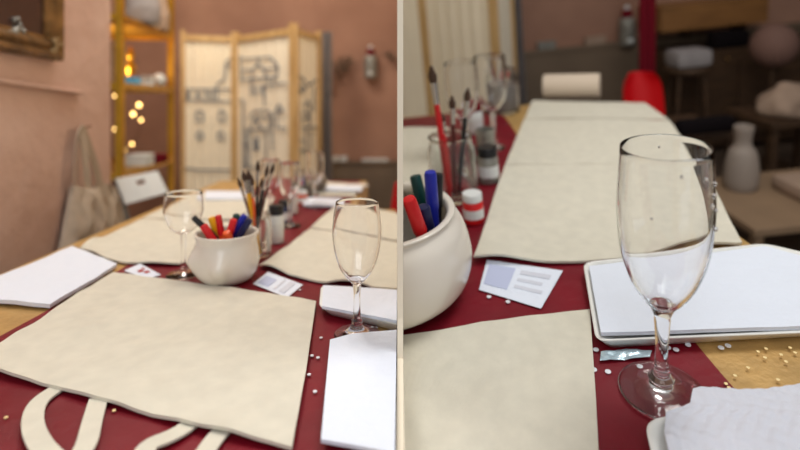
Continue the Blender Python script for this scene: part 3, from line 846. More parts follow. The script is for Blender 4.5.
def onshelf(px, py, Y, z):
    """point on a shelf top, by column at depth Y"""
    p = L.pd(px, py, Y); return V((p.x, p.y, z))
p = onshelf(113, 70, 2.42, 1.1495)
o = link('carton', G().box((-0.05, -0.06, 0), (0.028, 0.07, 0.19), Matrix.Translation(p)), beige, L, loc=p, bevel=0.003, smooth=False); tag(o, 'tall cream carton on the middle shelf of the gold rack', 'box')
p = onshelf(132, 80, 2.40, 1.1495)
o = link('card_box', G().box((-0.028, -0.03, 0), (0.028, 0.03, 0.034), Matrix.Translation(p)), bluepack, L, loc=p, bevel=0.002, smooth=False); tag(o, 'small light blue box on the middle shelf of the gold rack', 'box')
p = onshelf(131, 60, 2.62, 1.1495)
o = link('ornament', G().lathe(spline([(0.0, 0), (0.035, 0), (0.032, 0.012), (0.010, 0.03), (0.018, 0.07), (0.026, 0.10), (0.012, 0.135), (0.02, 0.16), (0.006, 0.2), (0.0, 0.205)], 4), p, 24), goldmetal, L, loc=p); tag(o, 'slender gold ornament behind the light blue box', 'ornament')
for k_, (px, rad, lab) in enumerate(((144, 0.020, 'white thread roll beside the light blue box'), (150, 0.021, 'white thread roll next to the white ball'))):
    p = onshelf(px, 80, 2.55, 1.1495)
    o = link('thread_roll', G().lathe([(0, 0), (rad, 0), (rad, 0.005), (rad*0.8, 0.008), (rad*0.85, 0.042), (rad, 0.046), (rad, 0.05), (0, 0.05)], p, 24), whitepl, L, loc=p); tag(o, lab, 'roll')
p = onshelf(159, 78, 2.66, 1.1495)
o = link('yarn_ball', G().ball(p + V((0, 0, 0.034)), 0.034), whitepl, L, loc=p); tag(o, 'white ball at the far end of the middle shelf', 'ball')
# folded cloths low
for k_, (px, m_, lab, h_) in enumerate(((140, whitepl, 'white folded cloth on the low shelf of the gold rack', 0.06), (155, maroon, 'dark red folded cloth on the low shelf of the gold rack', 0.045))):
    p = onshelf(px, 150, 2.5 + 0.12*k_, 0.7478)
    g = G()
    for j in range(3): g.box((-0.055, -0.05 + 0.004*j, h_*j/3), (0.05, 0.05, h_*(j+0.9)/3), Matrix.Translation(p))
    o = link('folded_cloth', g, m_, L, loc=p, bevel=0.006); tag(o, lab, 'cloth')
p = onshelf(142, 8, 2.5, 1.4530)
o = link('cloth_sack', G().lathe(spline([(0, 0), (0.075, 0), (0.085, 0.06), (0.07, 0.14), (0.045, 0.19), (0.0, 0.2)], 4), p, 24, defo=lambda q: q*(1 + 0.1*noise.noise(q*18))), greycloth, L, loc=p); tag(o, 'grey cloth sack on the top of the gold rack', 'sack')
p = onshelf(157, 8, 2.72, 1.4530)
o = link('cloth_sack', G().lathe(spline([(0, 0), (0.06, 0), (0.065, 0.06), (0.05, 0.15), (0.03, 0.22), (0.0, 0.23)], 4), p, 24, defo=lambda q: q*(1 + 0.1*noise.noise(q*18))), beige, L, loc=p); tag(o, 'pale cloth sack on the top of the gold rack by its far post', 'sack')
# fairy lights
pts = [(115, 96), (120, 112), (115, 129), (126, 122), (133, 114), (139, 105), (141, 120), (139, 135), (132, 144), (124, 150), (118, 160), (122, 129)]
P3 = [L.pd(x, y, 2.95 + 0.02*math.sin(i)) for i, (x, y) in enumerate(pts)]
ft = thing('fairy_lights', 'string of warm glowing fairy lights hanging behind the gold rack', 'string lights', L, P3[0])
link('wire', G().tube(P3, 0.0015, 6), greenery, L, ft)
for i, p in enumerate(P3):
    if i in (7, 11, 3): continue
    link('bulb', G().ball(p, 0.011 if i in (4, 7, 5) else 0.008, (1, 1, 1.2), 8), bulbm, L, ft)

# folding chair (left)
C4 = [(115, 179), (157, 171), (168, 192), (125, 205)]
Yc = 1.98
ch = thing('folding_chair', 'white plastic folding chair with a slotted backrest at the foot of the gold rack', 'chair', L, V((L.pd(142, 190, Yc).x, Yc, 0)))
ptl = L.pd(115, 179, Yc - .04); ptr = L.pd(157, 171, Yc + .06); pbr = L.pd(168, 193, Yc + .04); pbl = L.pd(125, 205, Yc - .05)
def q4(u, v): return pbl*(1-u)*(1-v) + pbr*u*(1-v) + ptr*u*v + ptl*(1-u)*v
hu0, hu1, hv0, hv1 = 0.42, 0.62, 0.60, 0.76
us = [0, hu0, hu1, 1]; vs_ = [0, hv0, hv1, 1]; nn = (pbr - pbl).cross(ptl - pbl).normalized()
if nn.y > 0: nn = -nn
g = G(); vv = [q4(u, v) + nn*0.008 for v in vs_ for u in us] + [q4(u, v) - nn*0.008 for v in vs_ for u in us]; f = []
for j in range(3):
    for i in range(3):
        if i == 1 and j == 1: continue
        a = j*4 + i; f += [(a, a+1, a+5, a+4), (16+a+4, 16+a+5, 16+a+1, 16+a)]
for a, b in ((0,1),(1,2),(2,3),(3,7),(7,11),(11,15),(15,14),(14,13),(13,12),(12,8),(8,4),(4,0)): f.append((a, 16+a, 16+b, b))
for a, b in ((5,6),(6,10),(10,9),(9,5)): f.append((a, b, 16+b, 16+a))
link('backrest', g.add(vv, f), whitepl, L, ch, bevel=0.003, smooth=False)
sl = (ptl - pbl).normalized(); sr = (ptr - pbr).normalized()
fl = V((pbl.x + 0.17, pbl.y - 0.03, 0.012)); frr = V((pbr.x + 0.13, pbr.y + 0.06, 0.012))
link('leg', G().tube([ptl - nn*.018, pbl - nn*0.018, fl], 0.009), steelgrey, L, ch)
link('leg', G().tube([ptr - nn*.018, pbr - nn*0.018, frr], 0.009), steelgrey, L, ch)
sc_ = (pbl + pbr)/2 + V((-0.02, 0.14, -0.22))
link('leg', G().tube([sc_ + V((-0.14, -0.12, 0)), sc_ + V((-0.25, -0.10, -sc_.z + 0.012))], 0.009), steelgrey, L, ch)
link('leg', G().tube([sc_ + V((0.12, 0.08, 0)), sc_ + V((0.0, 0.14, -sc_.z + 0.012))], 0.009), steelgrey, L, ch)
link('seat', G().box((-0.14, -0.12, -0.012), (0.14, 0.12, 0.012), Matrix.Translation(sc_)), whitepl, L, ch, bevel=0.006, smooth=False)

# ------------------------------------------------------------------ folding screens
def screen(room, posts, H, label, drawing=None, clip=False):
    """posts: plan positions of the panel edges"""
    tt = thing('folding_screen', label, 'screen', room, V((*posts[0], 0)))
    for k_ in range(len(posts) - 1):
        a = V((*posts[k_], 0)); b = V((*posts[k_+1], 0)); d_ = (b - a).normalized(); n_ = V((d_.y, -d_.x, 0))
        if n_.dot(room.eye - a) < 0: n_ = -n_
        a1 = a + d_*0.004; b1 = b - d_*0.004
        for p in (a1 + d_*0.012, b1 - d_*0.012):
            link('post', G().bar(p, p + V((0, 0, H)), 0.024, 0.03, upv=d_.cross(V((0,0,1)))), pine, room, tt, smooth=False, bevel=0.003, clip=clip)
        for z in (H - 0.045, 0.12):
            link('rail', G().bar(a1 + d_*0.024 + V((0,0,z)), b1 - d_*0.024 + V((0,0,z)), 0.022, 0.036), pine, room, tt, smooth=False, bevel=0.002, clip=clip)
        g = G(); m = 60; v = []; f = []
        ln = (b1 - a1).length - 0.048
        for i in range(m + 1):
            s = i / m; w_ = 0.0035*math.sin(s*34 + k_) + 0.0025*math.sin(s*71 + 2*k_)
            p = a1 + d_*(0.024 + ln*s) - n_*(0.004 - w_)
            v += [p + V((0,0,0.14)), p + V((0,0,H-0.065)), p - n_*0.002 + V((0,0,H-0.065)), p - n_*0.002 + V((0,0,0.14))]
        for i in range(m):
            for q in range(4): f.append((i*4+q, i*4+(q+1) % 4, (i+1)*4+(q+1) % 4, (i+1)*4+q))
        f += [(0,1,2,3), (m*4+3, m*4+2, m*4+1, m*4)]
        pf_ = link('fabric_panel', g.add(v, f), screencloth, room, tt, clip=clip)
        if drawing and k_ < len(drawing):
            g = G()
            for st in drawing[k_]:
                pts_ = [room.pw(x, y, a, b, 0.006) for x, y in st]
                for p, q in zip(pts_, pts_[1:]): g.bar(p, q, 0.0075, 0.004, upv=n_)
            dr = link('ink_print', g, inkline, room, pf_, smooth=False)
    return tt
d0 = [[(184, 89), (231, 89.5)], [(184, 100), (218, 101), (231, 101)], [(184, 89), (184, 101)], [(206, 89.5), (206, 100)], [(213, 90), (213, 100)],
      [(186, 92), (190, 98)], [(190, 92), (186, 98)], [(196, 92), (200, 98)], [(200, 92), (196, 98)], [(208, 93), (211, 97)],
      [(217, 101), (217, 84), (225, 79), (226, 62), (231, 58)], [(226, 66), (231, 66)],
      [(196, 112), (200, 110), (203, 113), (203, 121), (196, 121), (196, 112)], [(219, 112), (222, 110), (225, 113), (225, 121), (219, 121), (219, 112)],
      [(197, 133), (200, 131), (203, 134), (203, 139), (197, 139), (197, 133)], [(218, 133), (221, 131), (224, 134), (224, 139), (218, 139), (218, 133)],
      [(184, 168), (200, 170), (231, 170)]]
d1 = [[(239, 55), (242, 59), (270, 57), (278, 66), (277, 77), (240, 80)], [(240, 60), (241, 79)], [(258, 58), (258, 66)], [(241, 70), (252, 70)], [(252, 78), (252, 71), (256, 66), (261, 66), (265, 72), (265, 78)],
      [(265, 69), (277, 68)], [(239, 100), (243, 100), (243, 170)], [(251, 80), (251, 95)], [(258, 86), (258, 95)], [(254, 86), (254, 95)], [(262, 85), (262, 95)], [(264, 105), (264, 86), (286, 83)],
      [(249, 118), (254, 111), (266, 110), (272, 114), (272, 120)], [(249, 130), (268, 129), (273, 117), (256, 117), (249, 130)], [(254, 118), (262, 129)], [(249, 130), (249, 168)],
      [(246, 128), (246, 168)], [(254, 138), (258, 138), (258, 150), (254, 150), (254, 138)], [(256, 138), (256, 150)], [(272, 120), (272, 150)], [(275, 112), (279, 104), (283, 111), (275, 112)], [(277, 112), (277, 128), (286, 128)],
      [(268, 78), (268, 82)], [(273, 77), (273, 82)], [(243, 163), (252, 168), (270, 164), (286, 165)], [(244, 145), (249, 145)], [(266, 130), (266, 164)]]
d2 = [[(298, 76), (303, 78), (308, 86), (313, 82), (317, 80)], [(299, 90), (303, 92), (306, 88)], [(300, 84), (306, 90)], [(302, 128), (317, 127)], [(302, 114), (306, 112), (309, 118), (302, 120)],
      [(305, 108), (308, 100), (311, 108)], [(306, 128), (306, 150)], [(310, 108), (310, 128)], [(311, 130), (311, 150)], [(300, 140), (304, 141)], [(300, 150), (306, 152)], [(314, 86), (314, 112)]]
HS = 1.50
SP = []
for (px, Y) in ((180, 3.00), (235.5, 3.10), (294, 2.74), (320, 3.06)):
    SP.append(((px - 400)/500*Y, Y))
screen(L, SP, HS, 'three panel wooden folding screen with a line drawing of domed buildings on cream cloth', [d0, d1, d2])
# grey curtain beside the screen
def curtain(room, xa, xb, Y, z0, z1, label, m_=greycloth, amp=0.03, waves=3, clip=False, name='curtain'):
    a = room.pd(xa, 100, Y); b = room.pd(xb, 100, Y); g = G(); v = []; f = []; m = 60
    for i in range(m+1):
        s = i/m; p = a.lerp(b, s); w_ = amp*math.sin(s*waves*2*PI)
        for k_, zz in enumerate((z0, (z0+z1)/2, z1)):
            q = V((p.x, p.y + w_*(1 - 0.3*k_), zz)); v += [q]
        for k_, zz in enumerate((z1, (z0+z1)/2, z0)):
            v += [V((p.x, p.y + w_*(1 - 0.3*(2-k_)) + 0.004, zz))]
    for i in range(m):
        for q in range(6): f.append((i*6+q, i*6+(q+1) % 6, (i+1)*6+(q+1) % 6, (i+1)*6+q))
    f += [tuple(range(5, -1, -1)), tuple(m*6 + q for q in range(6))]
    o = link(name, g.add(v, f), m_, room, loc=a, clip=clip); return tag(o, label, 'curtain')
curtain(L, 321, 332, 3.27, 0.01, 1.53, 'dark grey cloth hanging in folds at the end of the folding screen')

# ------------------------------------------------------------------ left back wall ornaments
def bottle_ornament(room, x, ytop, ybot, Y, label, k_=1.0):
    b_ = room.pd(x, ybot, Y); t_ = room.pd(x, ytop, Y); H = t_.z - b_.z
    tt = thing('bottle_ornament', label, 'ornament', room, b_)
    r = H*0.2
    link('body', G().lathe(spline([(0, 0), (r*0.9, 0), (r, H*0.1), (r*1.0, H*0.6), (r*0.6, H*0.72)], 4), b_, 24), silver, room, tt)
    link('red_cap', G().lathe(spline([(r*0.62, H*0.7), (r*0.66, H*0.78), (r*0.5, H*0.9), (0.0, H*0.92)], 4), b_, 24), maroon, room, tt)
    link('pompom', G().ball(b_ + V((0, 0, H*0.95)), r*0.34, n=8), whitepl, room, tt)
    link('lower_pompom', G().ball(b_ + V((0, -r*0.9, H*0.12)), r*0.4, n=8), whitepl, room, tt)
    return tt
bottle_ornament(L, 370.5, 46, 78, 3.56, 'silver bottle ornament with a dark red cap on the back wall above the dado')
def sprig(room, pts, Y, label, nleaf=60, spread=0.05, clip=False):
    P_ = [room.pd(x, y, Y) for x, y in pts]
    tt = thing('dry_branch', label, 'branch', room, P_[0])
    link('twig', G().tube(P_, 0.004, 6), darkwood, room, tt)
    g = G()
    for i in range(nleaf):
        p = polyline(P_, nleaf)[i] + V((random.uniform(-1,1)*spread, random.uniform(-0.6, 0.2)*spread, random.uniform(-1,1)*spread*0.8))
        d_ = V((random.uniform(-1,1), random.uniform(-.5,.5), random.uniform(-1,1))).normalized()*0.03
        g.bar(p, p + d_, 0.012, 0.002)
    o = link('leaves', g, greenery, room, tt, smooth=False); o['kind'] = 'stuff'
    return tt
sprig(L, [(333, 76), (340, 66), (350, 62), (354, 60)], 3.56, 'dark dry branch on the wall between the grey cloth and the bottle ornament')
sprig(L, [(386, 54), (392, 57), (396, 60)], 3.56, 'small dry branch on the back wall, beside the partition', 20, 0.03)
p = L.pd(327, 83, 3.56)
o = link('hanging_bauble', G().ball(p, 0.026), silver, L, loc=p); tag(o, 'pale round bauble on the wall between the grey cloth and the dry branch', 'ornament')
for (xa, xb, lab) in ((333, 338, 'small white box on the dado ledge nearest the grey cloth'), (340, 347, 'wider white box on the dado ledge'),):
    a = L.pd(xa, 155, 3.58); b = L.pd(xb, 155, 3.58)
    o = link('box', G().box((a.x, 3.575, zt + 0.0003), (b.x, 3.617, zt + 0.035)), whitepl, L, loc=a, smooth=False, bevel=0.002); tag(o, lab, 'box')
a = L.pd(362, 155, 3.58); b = L.pd(388, 155, 3.58)
o = link('paper_stack', G().box((a.x, 3.573, zt + 0.0003), (b.x, 3.617, zt + 0.018)), whitepl, L, loc=a, smooth=False, bevel=0.002); tag(o, 'flat white paper stack on the dado ledge under the bottle ornament', 'paper')

# red chair (left, behind the table)
def shell_chair(room, top_px, bot_px, xl, xr, Y, label, clip):
    zt_ = room.pd((xl+xr)/2, top_px, Y).z; zb_ = max(0.5, room.pd((xl+xr)/2, bot_px, Y).z)
    a = room.pd(xl, top_px, Y).x; b = room.pd(xr, top_px, Y).x; cx = (a+b)/2; hw = (b-a)/2
    tt = thing('chair', label, 'chair', room, V((cx, Y, 0)))
    g = G(); v = []; f = []; nu, nv = 16, 14
    for k_, th in enumerate((0, 0.012)):
        for j in range(nv+1):
            vv_ = j/nv; z = 0.46 + (zt_ - 0.46)*vv_
            wdt = hw*(0.92 + 0.1*math.sin(vv_*PI)) * (1 if vv_ < 0.8 else math.sqrt(max(0.05, 1 - ((vv_-0.8)/0.2)**2*0.5)))
            for i in range(nu+1):
                u = i/nu*2 - 1
                v.append(V((cx + u*wdt, Y + th - 0.05*u*u + 0.05*vv_ - 0.02, z)))
    n_ = (nu+1)*(nv+1)
    for j in range(nv):
        for i in range(nu):
            a_ = j*(nu+1)+i; f += [(a_, a_+1, a_+nu+2, a_+nu+1), (n_+a_+nu+1, n_+a_+nu+2, n_+a_+1, n_+a_)]
    rg = [i for i in range(nu+1)] + [j*(nu+1)+nu for j in range(1, nv+1)] + [nv*(nu+1)+i for i in range(nu-1, -1, -1)] + [j*(nu+1) for j in range(nv-1, 0, -1)]
    for k_ in range(len(rg)):
        a_, b_ = rg[k_], rg[(k_+1) % len(rg)]; f.append((a_, n_+a_, n_+b_, b_))
    link('backrest', g.add(v, f), redchair, room, tt, clip=clip)
    link('seat', G().box((cx-hw, Y-0.30, 0.44), (cx+hw, Y, 0.46)), redchair, room, tt, clip=clip, smooth=False, bevel=0.004)
    for sx in (-1, 1):
        for sy in (-0.28, -0.02):
            link('leg', G().tube([(cx+sx*hw*0.85, Y+sy, 0.44), (cx+sx*hw*0.95, Y+sy*1.05, 0.0)], 0.011), steelgrey, room, tt, clip=clip)
    return tt
# seen between the far tote and the partition
p = L.pd(392, 184, 1.62)
tt = thing('chair', 'red chair showing its slanted back edge between the far table and the partition', 'chair', L, V((-0.05, 1.70, 0)))
g = G(); pts = [L.pd(384, 212, 1.62), L.pd(398.2, 212, 1.62), L.pd(398.2, 181, 1.62), L.pd(394.5, 184, 1.62)]
pts = [V((min(p.x, -0.006), p.y, p.z)) for p in pts]; pts[0].z -= 0.24; pts[1].z -= 0.24; pts[0].x -= 0.02
g.add(pts + [q + V((0, 0.014, 0)) for q in pts], [(0,1,2,3),(7,6,5,4),(0,4,5,1),(1,5,6,2),(2,6,7,3),(3,7,4,0)])
link('backrest', g, redchair, L, tt, bevel=0.002, smooth=False)
link('seat', G().box((-0.118, 1.64, 0.42), (-0.008, 1.95, 0.445)), redchair, L, tt, smooth=False, bevel=0.003)
for sx in (-0.108, -0.02):
    for sy in (1.66, 1.93): link('leg', G().tube([(sx, sy, 0.0), (sx, sy, 0.42)], 0.009), steelgrey, L, tt)

# ================================================================== RIGHT ROOM
# near tote
tt = thing('tote_bag', 'cream canvas tote lying in front of the other ceramic pot, left of the large flute', 'bag', R, R.pt(500, 380, TZ))
g = cloth(R, [(380, 470), (500, 475), (600, 480)], [(600, 480), (596, 400), (590, 310)], [(380, 338), (440, 331), (480, 323), (590, 310)], [(380, 470), (380, 338)], th=0.004, z0=TZ, wr=0.005, ws=9, nu=60, nv=50, seed=62, unproj=TZ + 0.004)
link('bag_body', g, canvas, R, tt, clip=True)

# far totes, one behind another
tt = thing('tote_bag', 'cream canvas tote behind the bowl of the large flute, nearest beyond the card', 'bag', R, R.pt(600, 215, TZ))
g = cloth(R, [(474, 262), (540, 264), (590, 262), (660, 256), (742, 244)], [(742, 244), (722, 205), (700, 165)], [(505, 166), (600, 166), (700, 165)], [(474, 262), (490, 210), (505, 166)], th=0.004, z0=TZ, wr=0.006, ws=7, seed=71, curl=edge_lift('b', 0.010, 9, 0.6))
link('bag_body', g, canvas, R, tt, clip=True)
tt = thing('tote_bag', 'cream canvas tote second in the row, just behind the rim of the large flute', 'bag', R, R.pt(600, 140, TZ))
g = cloth(R, [(505.5, 164.4), (600, 164.4), (699, 163.4)], [(699, 163.4), (670, 121)], [(524, 120), (600, 119.5), (670, 121)], [(505.5, 164.4), (524, 120)], th=0.003, z0=TZ, wr=0.004, ws=7, seed=73)
link('bag_body', g, canvas, R, tt, clip=True)
tt = thing('tote_bag', 'cream canvas tote last in the row, before the red chair', 'bag', R, R.pt(590, 110, TZ))
g = cloth(R, [(525, 119), (600, 118.5), (669, 120)], [(669, 120), (645, 103)], [(532, 101), (645, 103)], [(525, 119), (532, 101)], th=0.003, z0=TZ, wr=0.003, seed=77)
link('bag_body', g, canvas, R, tt, clip=True)
tt = thing('tote_bag', 'cream canvas tote behind the other pot, across the runner from the row', 'bag', R, R.pt(420, 130, TZ))
g = cloth(R, [(380, 205), (424, 205)], [(424, 205), (438, 160), (450, 128)], [(380, 128), (450, 128)], [(380, 205), (380, 128)], th=0.004, z0=TZ, wr=0.004, seed=79)
link('bag_body', g, canvas, R, tt, clip=True)
# rolled paper at the far end
pa = R.pt(545, 98.5, TZ); pb_ = R.pt(600, 98.5, TZ)
o = link('cloth_roll', G().tube([pa + V((0,0,0.047)), pb_ + V((0,0,0.047))], 0.045, 24), beige2, R, loc=pa); tag(o, 'thick pale cloth roll at the far end of the row of totes', 'cloth')
# card, tray, napkins
card(R, [(479, 290), (541, 309), (563, 271), (487, 260)], 'white printed card with a pale blue block, between the other pot and the foam tray', [(0.05, 0.2, 0.42, 0.85, inkblue), (0.5, 0.70, 0.9, 0.82, inkgrey), (0.5, 0.5, 0.85, 0.58, inkgrey), (0.5, 0.3, 0.9, 0.38, inkgrey)])
foam_tray(R, [(596, 341), (830, 331), (830, 258), (765, 243), (583, 262)], 'white rounded foam tray standing behind the stem of the large flute', h=0.016, inset=0.014)
g = cloth(R, [(601, 333), (700, 329.5), (830, 324)], [(830, 324), (830, 262)], [(589, 266), (680, 257), (765, 246), (830, 262)], [(601, 333), (589, 266)], th=0.005, z0=TZ + 0.0165, wr=0.003, ws=8, seed=81, unproj=TZ + 0.0225)
o = link('paper_napkin', g, paper, R, clip=True); tag(o, 'white paper napkin lying across the foam tray behind the large flute', 'napkin')
foam_tray(R, [(644, 420), (662, 500), (900, 500), (900, 398), (700, 410)], 'white foam tray nearest the viewer, under the crinkled napkin by the flute foot', h=0.014, inset=0.012)
g = cloth(R, [(672, 470), (740, 474), (830, 474)], [(830, 474), (830, 384)], [(693, 391), (745, 393), (800, 386), (830, 384)], [(672, 470), (664, 436), (666, 415), (690, 405), (693, 391)], th=0.004, z0=TZ + 0.0165, wr=0.004, ws=22, nu=120, nv=80, seed=85, unproj=TZ + 0.019,
          curl=lambda u, v: 0.0008 + 0.0005*math.sin(u*60 + 9*v + 3*math.sin(v*7)) + 0.0004*math.sin(v*50 + u*22))
o = link('paper_napkin', g, tissue, R); tag(o, 'crinkled white tissue napkin on the nearest foam tray beside the flute foot', 'napkin')

# pot with pens (right)
RP = R.pt(386, 291, TZ)
HP = None
def hrow(base, x, y):
    lo, hi = 0.0, 0.6
    for _ in range(40):
        m_ = (lo+hi)/2; w_ = R.R @ (base + V((0,0,m_)) - R.eye)
        if HY - FPX*w_.z/w_.y > y: lo = m_
        else: hi = m_
    return lo
HP = hrow(RP, 390, 211)
rad = 88/500*(R.R @ (RP - R.eye)).y
pot(R, RP, HP, rad, rad*0.84, 'white glazed ceramic pot of felt pens beside the partition, in the large flute room', [(-2.0, 0.42, 0.10, 0.36)], clip=True)
def rpen(px, py, dxy, r, m_, lab, Y=None):
    top = R.pd(px, py, RP.y + dxy[1]); 
    b_ = RP + V((top.x*0.55 + 0.012*1 - RP.x*0.5 + dxy[0], dxy[1]*0.6, 0.03)) if False else V((max(0.03, top.x*0.85 + dxy[0]), RP.y + dxy[1]*0.6, RP.z + 0.03))
    pen(R, b_, top, r, m_, m_, lab)
rpen(408.5, 198, (-0.002, -0.078), 0.0095, redm, 'red felt pen nearest the partition in the other pot')
rpen(415, 175, (0.004, 0.062), 0.0095, greenm, 'dark green felt pen at the back of the other pot')
rpen(430, 171, (-0.004, -0.016), 0.009, bluem, 'blue felt pen in the other pot')
rpen(438, 173, (-0.034, 0.020), 0.008, blackm, 'black felt pen beside the blue one in the other pot')
rpen(423, 206, (-0.002, -0.046), 0.0095, navym, 'navy felt pen low in the other pot')

# brush jar, glasses and paint behind the right pot
JR = R.pt(455, 196, TZ)
glass_jar(R, JR, 0.14, 0.052, 'glass jar of brushes on the red strip behind the other pot')
for k_, (px, py, m_, lab, r_) in enumerate(((431, 66, redm, 'thick red brush with orange ferrule leaning out of the jar behind the other pot', 0.0075), (452, 96, handlew, 'maroon brush upright in the jar behind the other pot', 0.006), (468, 88, blackm, 'black brush leaning right in the jar behind the other pot', 0.006), (440, 112, redm, 'red brush in the jar behind the other pot', 0.008))):
    top = R.pd(px, py, JR.y + 0.018*(k_-1.5))
    brush(R, JR + V(((px - 452)*0.0006, 0.013*(k_-1.5), 0.012)), top, lab, m_, r_)
for (px, py, hh, r_, m1, m2, lab) in ((489, 181, 0.085, 0.024, silver, blackm, 'silver paint jar with black lid on the red strip by the nearest far tote'), (474, 221, 0.06, 0.020, redm, whitepl, 'red paint jar with white lid in front of the brush jar'),
                                      (474, 132, 0.095, 0.030, whitepl, maroon, 'white paint jar with dark red lid further up the red strip')):
    paint_jar(R, R.pt(px, py, TZ), hh, r_, m1, m2, lab)
for (px, py, lab) in ((467, 158, 'clear flute behind the brush jar in the large flute room'), (495, 148, 'clear flute standing on the red strip at the left edge of the row of totes')):
    b_ = R.pt(px, py, TZ)
    stemglass('champagne_flute', R, b_, 0.26, 0.030, 0.006, (0.08, 0.009), [(0.008, 0.40), (0.022, 0.46), (0.037, 0.56), (0.044, 0.75), (0.041, 1.0)], 0.0018, 0.44, lab, n=32)
b_ = R.pt(503, 111, TZ)
glass_jar(R, b_, 0.15, 0.060, 'wide glass jar at the far end of the red strip, before the screen')
o = link('rinse_water', G().lathe([(0, 0.0085), (0.044, 0.0088), (0.054, 0.014), (0.054, 0.10), (0, 0.10)], b_, 32), mat('rinse_water_b', srgb(150, 140, 136), 0.1, trans=0.05, ior=1.33), R, loc=b_); tag(o, 'grey rinse water in the wide jar before the screen', 'water', kind='stuff')
for k_, (px, py, m_, lab) in enumerate(((490, 62, maroon, 'dark red brush in the wide jar before the screen'), (508, 66, redm, 'bright red brush in the wide jar before the screen'))):
    brush(R, b_ + V((-0.03*(0.5-k_), 0, 0.106)), R.pd(px, py, b_.y), lab, m_, 0.008)

p = R.pt(487, 160, TZ)
o = link('tin_cup', G().lathe([(0, 0), (0.022, 0), (0.025, 0.085), (0.023, 0.085), (0.020, 0.004), (0, 0.004)], p, 32), silver, R, loc=p); tag(o, 'dull silver tin cup on the red strip between two flutes', 'cup')
# right screen
rp = []
for (px, Y) in ((402, 3.02), (425, 3.0), (496, 2.75), (514, 3.1)):
    q = R.pd(px, 40, Y); rp.append((q.x, q.y))
rp[0] = (rp[0][0] - 0.0, rp[0][1])
rp = [(rp[1][0] - 0.26, rp[1][1] - 0.12)] + rp[1:]
screen(R, rp, 1.72, 'pale folding screen with orange wooden posts behind the brush jars of the large flute room', None, clip=True)
curtain(R, 514, 526, 3.22, 0.01, 1.75, 'grey cloth hanging beside the screen in the large flute room')
bottle_ornament(R, 627, 6, 45, 3.36, 'pale bottle ornament on the rear wall above the red chair')
# things on the dado ledge
a = R.pd(540, 40, 3.39); 
for (xa, xb, m_, lab) in ((538, 556, silver, 'grey box on the rear ledge near the grey cloth'), (586, 606, beige, 'beige box on the rear ledge left of the bottle ornament')):
    a = R.pd(xa, 42, 3.37); b = R.pd(xb, 42, 3.37)
    o = link('box', G().box((a.x, 3.371, za + 0.0305), (b.x, 3.415, za + 0.085)), m_, R, loc=a, smooth=False, bevel=0.003); tag(o, lab, 'box')
shell_chair(R, 73, 110, 620, 659, RY1 + 0.24, 'bright red chair behind the far end of the row of totes', False)
a = R.pd(647, 5, RY1 + 0.95)
# maroon cloth hanging over a stand above the chair
cs = thing('coat_stand', 'dark coat stand carrying a maroon scarf behind the red chair', 'stand', R, V((a.x, a.y, 0)))
link('pole', G().tube([(a.x, a.y, 0.02), (a.x, a.y, 1.95)], 0.012), darkwood, R, cs)
link('base', G().lathe([(0, 0), (0.14, 0), (0.14, 0.015), (0.02, 0.03), (0, 0.03)], V((a.x, a.y, 0)), 32), darkwood, R, cs)
link('peg', G().tube([(a.x-0.06, a.y-0.03, 1.9), (a.x, a.y, 1.87), (a.x+0.06, a.y-0.03, 1.9)], 0.008), darkwood, R, cs)
zt2 = R.pd(647, -30, a.y).z; zb2 = R.pd(645, 75, a.y).z
curtain(R, 639, 655, a.y - 0.035, zb2, zt2, 'long maroon scarf hanging from the coat stand', maroon, 0.010, 2, name='scarf')['category'] = 'scarf'

# dark furniture on the right
cb = thing('cabinet', 'long dark wooden cabinet standing along the rear wall', 'cabinet', R, V((2.0, 3.1, 0)))
zc = R.pd(720, 50, 3.0).z
xa = R.pd(668, 60, 3.0).x
link('carcass', G().box((xa, 2.98, 0.04), (2.86, 3.365, zc)), darkwood, R, cb, smooth=False, bevel=0.006)
for k_ in range(3):
    w_ = (2.86 - xa)/3
    dr = link('door', G().box((xa + 0.02 + w_*k_, 2.958, 0.1), (xa + w_*(k_+1) - 0.02, 2.979, zc - 0.06)), darkwood, R, cb, smooth=False, bevel=0.004)
    link('knob', G().ball(V((xa + w_*(k_+1) - 0.07, 2.945, 0.6)), 0.013, n=8), oldgold, R, dr)
# wall shelf over it
zs = R.pd(710, 27, 3.14).z
ws_ = thing('display_shelf', 'orange-brown wooden wall shelf above the dark cabinet', 'shelf', R, V((2.0, 3.4, zs)))
link('board', G().box((R.pd(662, 20, 3.1).x, 3.10, zs), (R.pd(768, 20, 3.1).x, 3.419, zs + 0.16)), midwood, R, ws_, smooth=False, bevel=0.005)
for (x_, lab_) in ((690, 0), (745, 1)):
    q = R.pd(x_, 24, 3.3); link('bracket', G().box((q.x-0.012, 3.30, zs - 0.07), (q.x+0.012, 3.419, zs)), darkwood, R, ws_, smooth=False)
# things on the cabinet and around
def onback(px, Y, z): q = R.pd(px, 60, Y); return V((q.x, Y, z))
p = onback(727, 3.06, zc + 0.0005)
o = link('handbag', G().box((-0.11, -0.05, 0), (0.11, 0.05, 0.10), Matrix.Translation(p)), blackcloth, R, loc=p, bevel=0.025); tag(o, 'black handbag on the dark cabinet under the wall shelf', 'bag')
p = onback(688, 2.8, R.pd(688, 66, 2.8).z)
st = thing('stool', 'tall dark stool with folded grey cloth before the cabinet', 'stool', R, V((p.x, p.y, 0)))
link('seat', G().lathe([(0, p.z-0.03), (0.12, p.z-0.03), (0.125, p.z-0.015), (0.12, p.z), (0, p.z)], V((p.x, p.y, 0)), 32), darkwood, R, st)
for k_ in range(4):
    a_ = k_*PI/2 + 0.6
    link('leg', G().tube([(p.x+0.09*math.cos(a_), p.y+0.09*math.sin(a_), p.z-0.03), (p.x+0.14*math.cos(a_), p.y+0.14*math.sin(a_), 0)], 0.012), darkwood, R, st)
